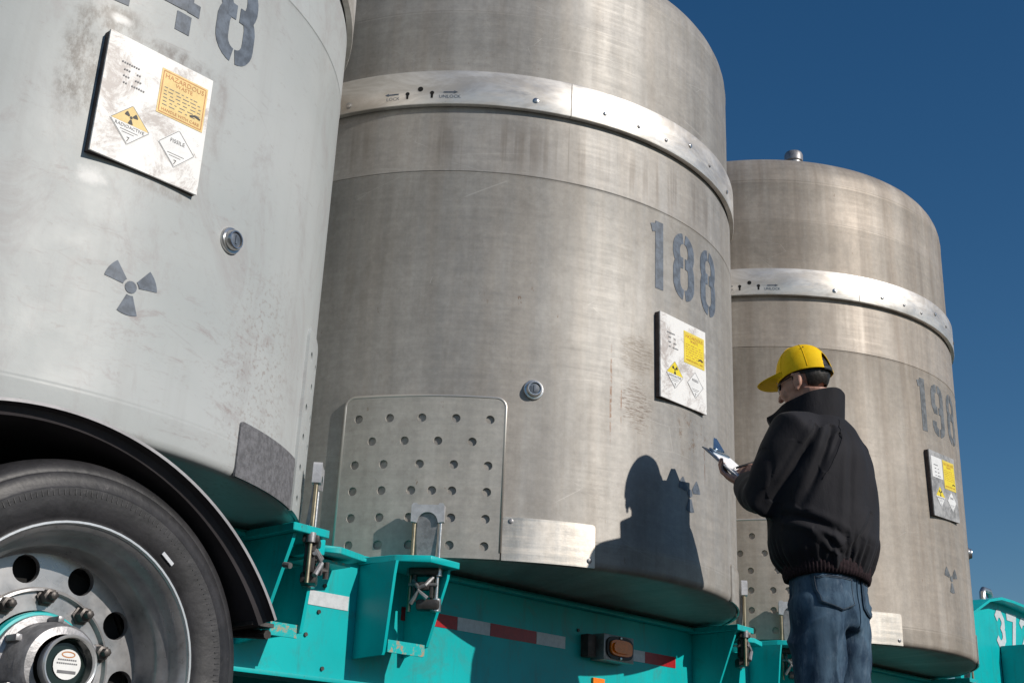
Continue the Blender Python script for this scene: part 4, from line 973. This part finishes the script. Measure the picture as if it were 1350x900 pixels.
seam_line([(-.16, -2.0, .52), (-.20, -2.02, .46), (-.25, -2.03, .38), (-.28, -2.02, .30), (-.31, -1.97, .24)])
seam_line([(-.02, -2.0, .52), (.03, -2.03, .44), (.07, -2.05, .34), (.10, -2.03, .25)])
def collar():
    bm = bmesh.new(); n_ = 44; rows = []
    for i in range(n_ + 1):
        t = i / n_; a = rad(-90 - 162 + 324 * t)    # back is -90 deg, opening in front
        back = cos(a + pi / 2) * .5 + .5            # 1 at the back
        edge = abs(2 * t - 1)
        fold = .004 * sin(a * 9) 
        row = []
        for j in range(7):
            h = j / 6; rr_ = .110 + (.010 - .008 * back) * h - .012 * max(0, cos(a)) + fold * h * .8 + (.012 * h if edge > .86 else 0)
            ey = 1.02
            x = MX - .012 + rr_ * 1.05 * cos(a); y = MY + .018 + rr_ * ey * sin(a) - .004 * h * back + .020 * h * (1 - back) + (.02 * (1 - back) )
            z = .470 + .018 * back + h * (.072 + .056 * back - .022 * max(0, cos(a))) - .018 * (1 - back)
            row.append((x, y, z))
        rows.append(row)
    V = [p for r0 in rows for p in r0]; F = [(i * 7 + j, (i + 1) * 7 + j, (i + 1) * 7 + j + 1, i * 7 + j + 1) for i in range(n_) for j in range(6)]
    me = mesh(V, F); b = bmesh.new(); b.from_mesh(me); D.meshes.remove(me)
    me = bake(b, [('SOLIDIFY', dict(thickness=.007, offset=0.0)), ('BEVEL', dict(width=.002, segments=2)), ('SUBSURF', dict(levels=1, render_levels=1))])
    return link('collar', me, 'jacket', J, off=PO)
collar()
def waistband():
    V = []; F = []; n_ = 220; prof = [(-.066, -.006), (-.064, .002), (-.048, .007), (-.028, .009), (-.010, .009), (.0, -.01)]
    for i in range(n_):
        a = 2 * pi * i / n_; rib = .0022 * (1 if i % 3 else -1)
        for z, o in prof: V.append((MX + (.176 + o + rib) * cos(a), MY + (.133 + o + rib) * sin(a), z + .006 * sin(a * 2)))
    m_ = len(prof)
    for i in range(n_):
        for j in range(m_ - 1): k = (i + 1) % n_; F.append((i * m_ + j, k * m_ + j, k * m_ + j + 1, i * m_ + j + 1))
    return link('waistband', mesh(V, F), 'knit', J, off=PO)
waistband()
def jeans():
    bm = bmesh.new()
    add_tube(bm, [(MX, MY, .03), (MX, MY, -.02), (MX, MY, -.09), (MX, MY - .004, -.17), (MX, MY - .002, -.23)], [(.150, .110), (.160, .114), (.167, .114), (.168, .114), (.158, .106)], 34, up=(1, 0, 0))
    for s in (-1, 1):
        x = MX + s * .088
        add_tube(bm, [(x, MY - .002, -.14), (x + s * .003, MY - .004, -.24), (x + s * .006, MY, -.38), (x + s * .008, MY + .004, -.54), (x + s * .008, MY - .006, -.70), (x + s * .008, MY - .012, -.90), (x + s * .008, MY - .012, -.985)],
                 [(.088, .102), (.089, .098), (.084, .088), (.077, .082), (.074, .078), (.073, .080), (.074, .082)], 24, up=(1, 0, 0))
    me = bake(bm, [('REMESH', dict(mode='VOXEL', voxel_size=0.009, use_smooth_shade=True)), ('SMOOTH', dict(factor=0.5, iterations=8)), ('SUBSURF', dict(levels=1, render_levels=1))])
    new = []; NV = [v.normal.copy() for v in me.vertices]
    for v in me.vertices:
        p = v.co.copy(); d = .006 * fbm(Vector((p.x, p.y, p.z * .5)), 7.0, 2); rg = 1 - abs(noise.noise(Vector((p.x * 9 + p.z * 3.2, p.y * 9, p.z * 3.4 - p.x * 4)))) * 3.2; d += .009 * max(0, rg) ** 2 - .003
        s = -1 if p.x < MX else 1
        for kz, amp, fr in ((-.26, .003, 60), (-.56, .004, 70), (-.93, .008, 90)):
            t = max(0, 1 - abs(p.z - kz) / .13); d += amp * t * sin(p.z * fr + s * (p.x - MX) * 34 + (p.y - MY) * 18)
        # long diagonal drag folds under the seat
        d += .005 * max(0, 1 - abs(p.z + .30) / .25) * sin((p.x - MX) * 60 * s + p.z * 22)
        new.extend(p + NV[v.index] * d)
    me.vertices.foreach_set('co', new); me.update()
    o = link('jeans', me, 'denim', P0, off=PO)
    # back pockets and seams laid on the cloth
    bv = BVHTree.FromPolygons([v.co + PO for v in me.vertices], [p.vertices[:] for p in me.polygons])
    def onto(u, z, lift, out=Vector((0, -1, 0))):
        hit = bv.ray_cast(Vector((MX + u, MY, z)) + Vector((u * .8, -.4, 0)), Vector((-u * .8, .4, 0)).normalized())
        return (hit[0] + hit[1] * lift) if hit[0] else Vector((MX + u, MY - .14, z))
    for s in (-1, 1):
        cu = s * .088; W_, H_ = .062, .125; z1 = -.062
        shape = [(-1, 0), (1, 0), (.92, -.78), (0, -1), (-.92, -.78)]
        V = []; F = []; nx, nz = 10, 10
        for j in range(nz + 1):
            for i in range(nx + 1):
                h = j / nz; tpr = 1 - .08 * h; x = (i / nx * 2 - 1) * W_ * tpr; bot = H_ * (1 - .2 * abs(i / nx * 2 - 1)); V.append(onto(cu + x, z1 - h * bot, .0035))
        for j in range(nz):
            for i in range(nx): a = j * (nx + 1) + i; F.append((a, a + nx + 1, a + nx + 2, a + 1))
        me2 = mesh(V, F); b = bmesh.new(); b.from_mesh(me2); me3 = bake(b, [('SOLIDIFY', dict(thickness=.003, offset=1.0))]); link('back_pocket', me3, 'denim', o, off=PO)
        V = []; F = []; ed = []
        b_ = 2 * 0
        for q in ([(-.9, -.07), (.9, -.07)], [(-.9, -.11), (.9, -.11)], [(-.9, -.05), (-.83, -.77), (0, -.96), (.83, -.77), (.9, -.05)]):
            bmx = bmesh.new()
            pp = []
            for k in range(len(q) - 1):
                for m2 in range(9): t = m2 / 9; pp.append((q[k][0] * (1 - t) + q[k + 1][0] * t, q[k][1] * (1 - t) + q[k + 1][1] * t))
            pp.append(q[-1])
            add_tube(bmx, [onto(cu + a * W_, z1 + c_ * H_, .0085) for a, c_ in pp], .0009, 5); link('stitching', bm_mesh(bmx), 'stitch', o, off=PO)
    bmx = bmesh.new(); add_tube(bmx, [onto(.001, -.05 - .018 * k, .002) for k in range(11)], .0022, 6); link('seat_seam', bm_mesh(bmx), 'denim', o, off=PO)
    return o
simple('stitch', 'ochre_thread', (0.07, 0.085, 0.11), 0.7)
jeans()
for s in (-1, 1):
    bm = bmesh.new(); x = MX + s * .098
    sh = [(-.085, .034, .9), (-.06, .042, 1.0), (0, .045, 1.0), (.07, .050, .8), (.13, .048, .55), (.17, .034, .4), (.185, .012, .25)]
    add_tube(bm, [(x, MY + .02 + y, -1.0 + .035 * (h - .5)) for y, w_, h in sh], [(.040 * h + .008, w_) for y, w_, h in sh], 16, up=(0, 0, 1))
    add_tube(bm, [(x, MY - .02, -.98), (x, MY - .015, -.90)], .052, 16)
    me = bake(bm, [('REMESH', dict(mode='VOXEL', voxel_size=0.009, use_smooth_shade=True)), ('SMOOTH', dict(factor=.5, iterations=4))]); link('shoe', me, 'boot', P0, off=PO)
# hair, glasses, cap
def head_part(name, V, F, mat, mods=None, par=P0):
    V = [HM @ Vector(v) for v in V]; me = mesh(V, F)
    if mods: b = bmesh.new(); b.from_mesh(me); D.meshes.remove(me); me = bake(b, mods)
    return link(name, me, mat, par, off=PO)
def hair():
    V = []; F = []; nu, nv = 128, 60; ok = {}
    for j in range(nv + 1):
        el = rad(-62 + 100 * j / nv)
        for i in range(nu):
            a = 2 * pi * i / nu; k = 1 + .010 * noise.noise(Vector((i * .35, j * .2, 3)))
            V.append((.0770 * k * cos(el) * cos(a), -.016 + .0955 * k * cos(el) * sin(a), .026 + .090 * k * sin(el)))
    for j in range(nv):
        for i in range(nu):
            i2 = (i + 1) % nu; c = [(V[j * nu + i][k] + V[(j + 1) * nu + i2][k]) / 2 for k in range(3)]
            a = math.atan2(c[1] + .016, abs(c[0]))     # -90 back, 0 side
            low = -.040 if a < rad(-25) else (-.012 + .0 if a < rad(5) else (-.030 if a < rad(17) else .9))
            if rad(-25) <= a < rad(5): low = -.002      # above the ear
            low += .012 * noise.noise(Vector((c[0] * 40, c[1] * 40, 1.5)))
            if c[2] > low and c[2] < .075: F.append((j * nu + i, j * nu + i2, (j + 1) * nu + i2, (j + 1) * nu + i))
    return head_part('hair', V, F, 'hair', [('SOLIDIFY', dict(thickness=.004, offset=-1.0)), ('SMOOTH', dict(factor=.5, iterations=2))])
hair()
for s in (-1, 1):
    bm = bmesh.new(); pts = [(s * .034 + .024 * cos(a) * 1.0, .086 - .25 * abs(.024 * cos(a)) - .012 * (1 if cos(a) * s > .3 else 0), .000 + .017 * sin(a)) for a in [2 * pi * k / 16 for k in range(16)]]
    me = head_part('glasses_lens', [(x, y, z) for x, y, z in pts] + [(s * .034, .088, 0)], [(i, (i + 1) % 16, 16) for i in range(16)], 'lens', [('SOLIDIFY', dict(thickness=.002, offset=0.0))])
bm = bmesh.new()
for s in (-1, 1): add_tube(bm, [HM @ Vector(p) for p in ((s * .056, .076, .006), (s * .073, .050, .006), (s * .079, -.005, .010))], .002, 6)
link('glasses_frame', bm_mesh(bm), 'lens', P0, off=PO)
def cap():
    V = []; F = []; nu, nv = 192, 64; cx, cy, cz = 0, -.014, .018; a_, b_, h_ = .0885, .108, .128
    for j in range(nv + 1):
        el = rad(90 * j / nv)
        for i in range(nu):
            a = 2 * pi * i / nu; k = 1 + .006 * abs(sin(3 * (a - pi / 6))) ** .5 - .003; front = max(0, sin(a))
            e2 = cos(el) ** .82; z = h_ * sin(el) ** 1.0 * (1 + .05 * front)
            V.append((cx + a_ * e2 * k * cos(a), cy + b_ * e2 * k * sin(a), cz + z - .012 * max(0, -sin(a)) * (1 - j / nv)))
    for j in range(nv):
        for i in range(nu):
            i2 = (i + 1) % nu; a = 2 * pi * (i + .5) / nu; da = (a - 1.5 * pi) * .098; zz = (j + .5) / nv * 90 * .0016
            if (da / .042) ** 2 + (zz / .056) ** 2 < 1: continue
            F.append((j * nu + i, j * nu + i2, (j + 1) * nu + i2, (j + 1) * nu + i))
    c = head_part('cap', V, F, 'cap', [('WELD', dict(merge_threshold=.0002)), ('SOLIDIFY', dict(thickness=.003, offset=-1.0))])
    # brim
    V = []; F = []; nb, nr = 28, 9
    for j in range(nr + 1):
        t = j / nr
        for i in range(nb + 1):
            s = i / nb * 2 - 1; a = pi / 2 - s * rad(62)
            x0, y0 = .0865 * cos(a), cy + .1055 * sin(a)
            ext = .084 * (1 - abs(s) ** 3.2) ** .55 * t
            x = x0 * (1 + .10 * t); y = y0 + ext; z = cz + .010 + .034 * t - .010 * t * t - .14 * (x ** 2) / .09 * (.5 + .5 * t)
            V.append((x, y, z))
    for j in range(nr):
        for i in range(nb): a = j * (nb + 1) + i; F.append((a, a + 1, a + nb + 2, a + nb + 1))
    head_part('brim', V, F, 'cap', [('SOLIDIFY', dict(thickness=.0045, offset=0.0)), ('SUBSURF', dict(levels=1, render_levels=1))], c)
    for kx in range(6):
        aa = rad(30 + 60 * kx)
        pts = []
        for j in range(15):
            el = rad(88 - 84 * j / 14 * (.62 if kx == 4 else 1)); e2 = cos(el) ** .82
            pts.append(HM @ Vector((cx + (a_ + .0004) * e2 * cos(aa), cy + (b_ + .0004) * e2 * sin(aa), cz + (h_ + .0004) * sin(el) * (1 + .05 * max(0, sin(aa))) - .012 * max(0, -sin(aa)) * (1 - el / rad(90)))))
        bm = bmesh.new(); add_tube(bm, pts, .0010, 6); link('panel_seam', bm_mesh(bm), 'cap', c, off=PO)
    bm = bmesh.new(); ell(bm, HM @ Vector((0, cy, cz + h_ + .002)), (.008, .008, .005), HM.to_3x3(), 10); link('cap_button', bm_mesh(bm), 'cap', c, off=PO)
    V = []; F = []
    for i in range(13):
        a = rad(270 - 24 + 48 * i / 12)
        for z in (cz - .016, cz + .004): V.append((.086 * cos(a), cy + .105 * sin(a), z))
    F = [(2 * i, 2 * i + 2, 2 * i + 3, 2 * i + 1) for i in range(12)]
    head_part('cap_strap', V, F, 'darkcloth', [('SOLIDIFY', dict(thickness=.003, offset=0.0))], c)
    for sx in (-1, 1):
        bm = bmesh.new(); ell(bm, HM @ Vector((sx * .058, cy - .048, cz + .090)), (.0028,) * 3, None, 8); link('eyelet', bm_mesh(bm), 'darkcloth', c, off=PO)
cap()
# clipboard and pen: held, so things of their own
CO = TLc - Lc * CL
K = thing('clipboard', 'clipboard with blue metal clip and white paper in the man\'s left hand', 'clipboard', (CO.x, CO.y, CO.z))
KO = ORG[K.name]
kmx = basis(TLc, Sc, -Lc, Nc)       # local: x across, y down, z out
def kp(name, bm, mat, par=K, smooth=False):
    bmesh.ops.transform(bm, matrix=kmx, verts=bm.verts); bmesh.ops.recalc_face_normals(bm, faces=bm.faces); return link(name, bm_mesh(bm), mat, par, smooth=smooth, off=KO)
bm = bmesh.new(); add_box(bm, (CW / 2, CL / 2, 0), (CW, CL, .004), bev=.0015); kp('board', bm, 'board')
for i in range(3):
    bm = bmesh.new(); add_box(bm, (CW / 2 + .004 + .001 * i, CL / 2 + .010, .0026 + .0007 * i), (CW - .028, CL - .03, .0005)); kp('paper_sheet', bm, 'paper')
bm = bmesh.new(); add_box(bm, (CW / 2, .022, .008), (.135, .026, .008), bev=.003); cp = kp('clip', bm, 'clip')
bm = bmesh.new(); prism(bm, [(CW / 2 - .045, .012), (CW / 2 + .045, .012), (CW / 2 + .022, -.020), (CW / 2 + .012, -.032), (CW / 2 - .012, -.032), (CW / 2 - .022, -.020)], .012, .016, xf=lambda v: Vector((v.x, v.y, v.z + max(0, .012 - v.y) * .55))); kp('clip_lever', bm, 'clip', cp)
bm = bmesh.new(); add_tube(bm, [(CW / 2 - .03, .010, .012), (CW / 2 + .03, .010, .012)], .005, 10); kp('clip_spring', bm, 'clip', cp, True)
PT = cb(.050, .135, .004); PE = PT + (Nc * .75 + Sc * .55 - Lc * .35).normalized() * .14
Q = thing('pen', 'black pen in the man\'s right hand touching the paper', 'pen', (PT.x, PT.y, PT.z)); QO = ORG[Q.name]
bm = bmesh.new(); d = (PE - PT); add_tube(bm, [PT + d * .10, PT + d * .16, PE], [.0032, .0048, .0048], 12); link('barrel', bm_mesh(bm), 'black', Q, off=QO)
bm = bmesh.new(); add_tube(bm, [PT, PT + d * .10], [.0008, .0032], 10); link('tip', bm_mesh(bm), 'chrome', Q, off=QO)
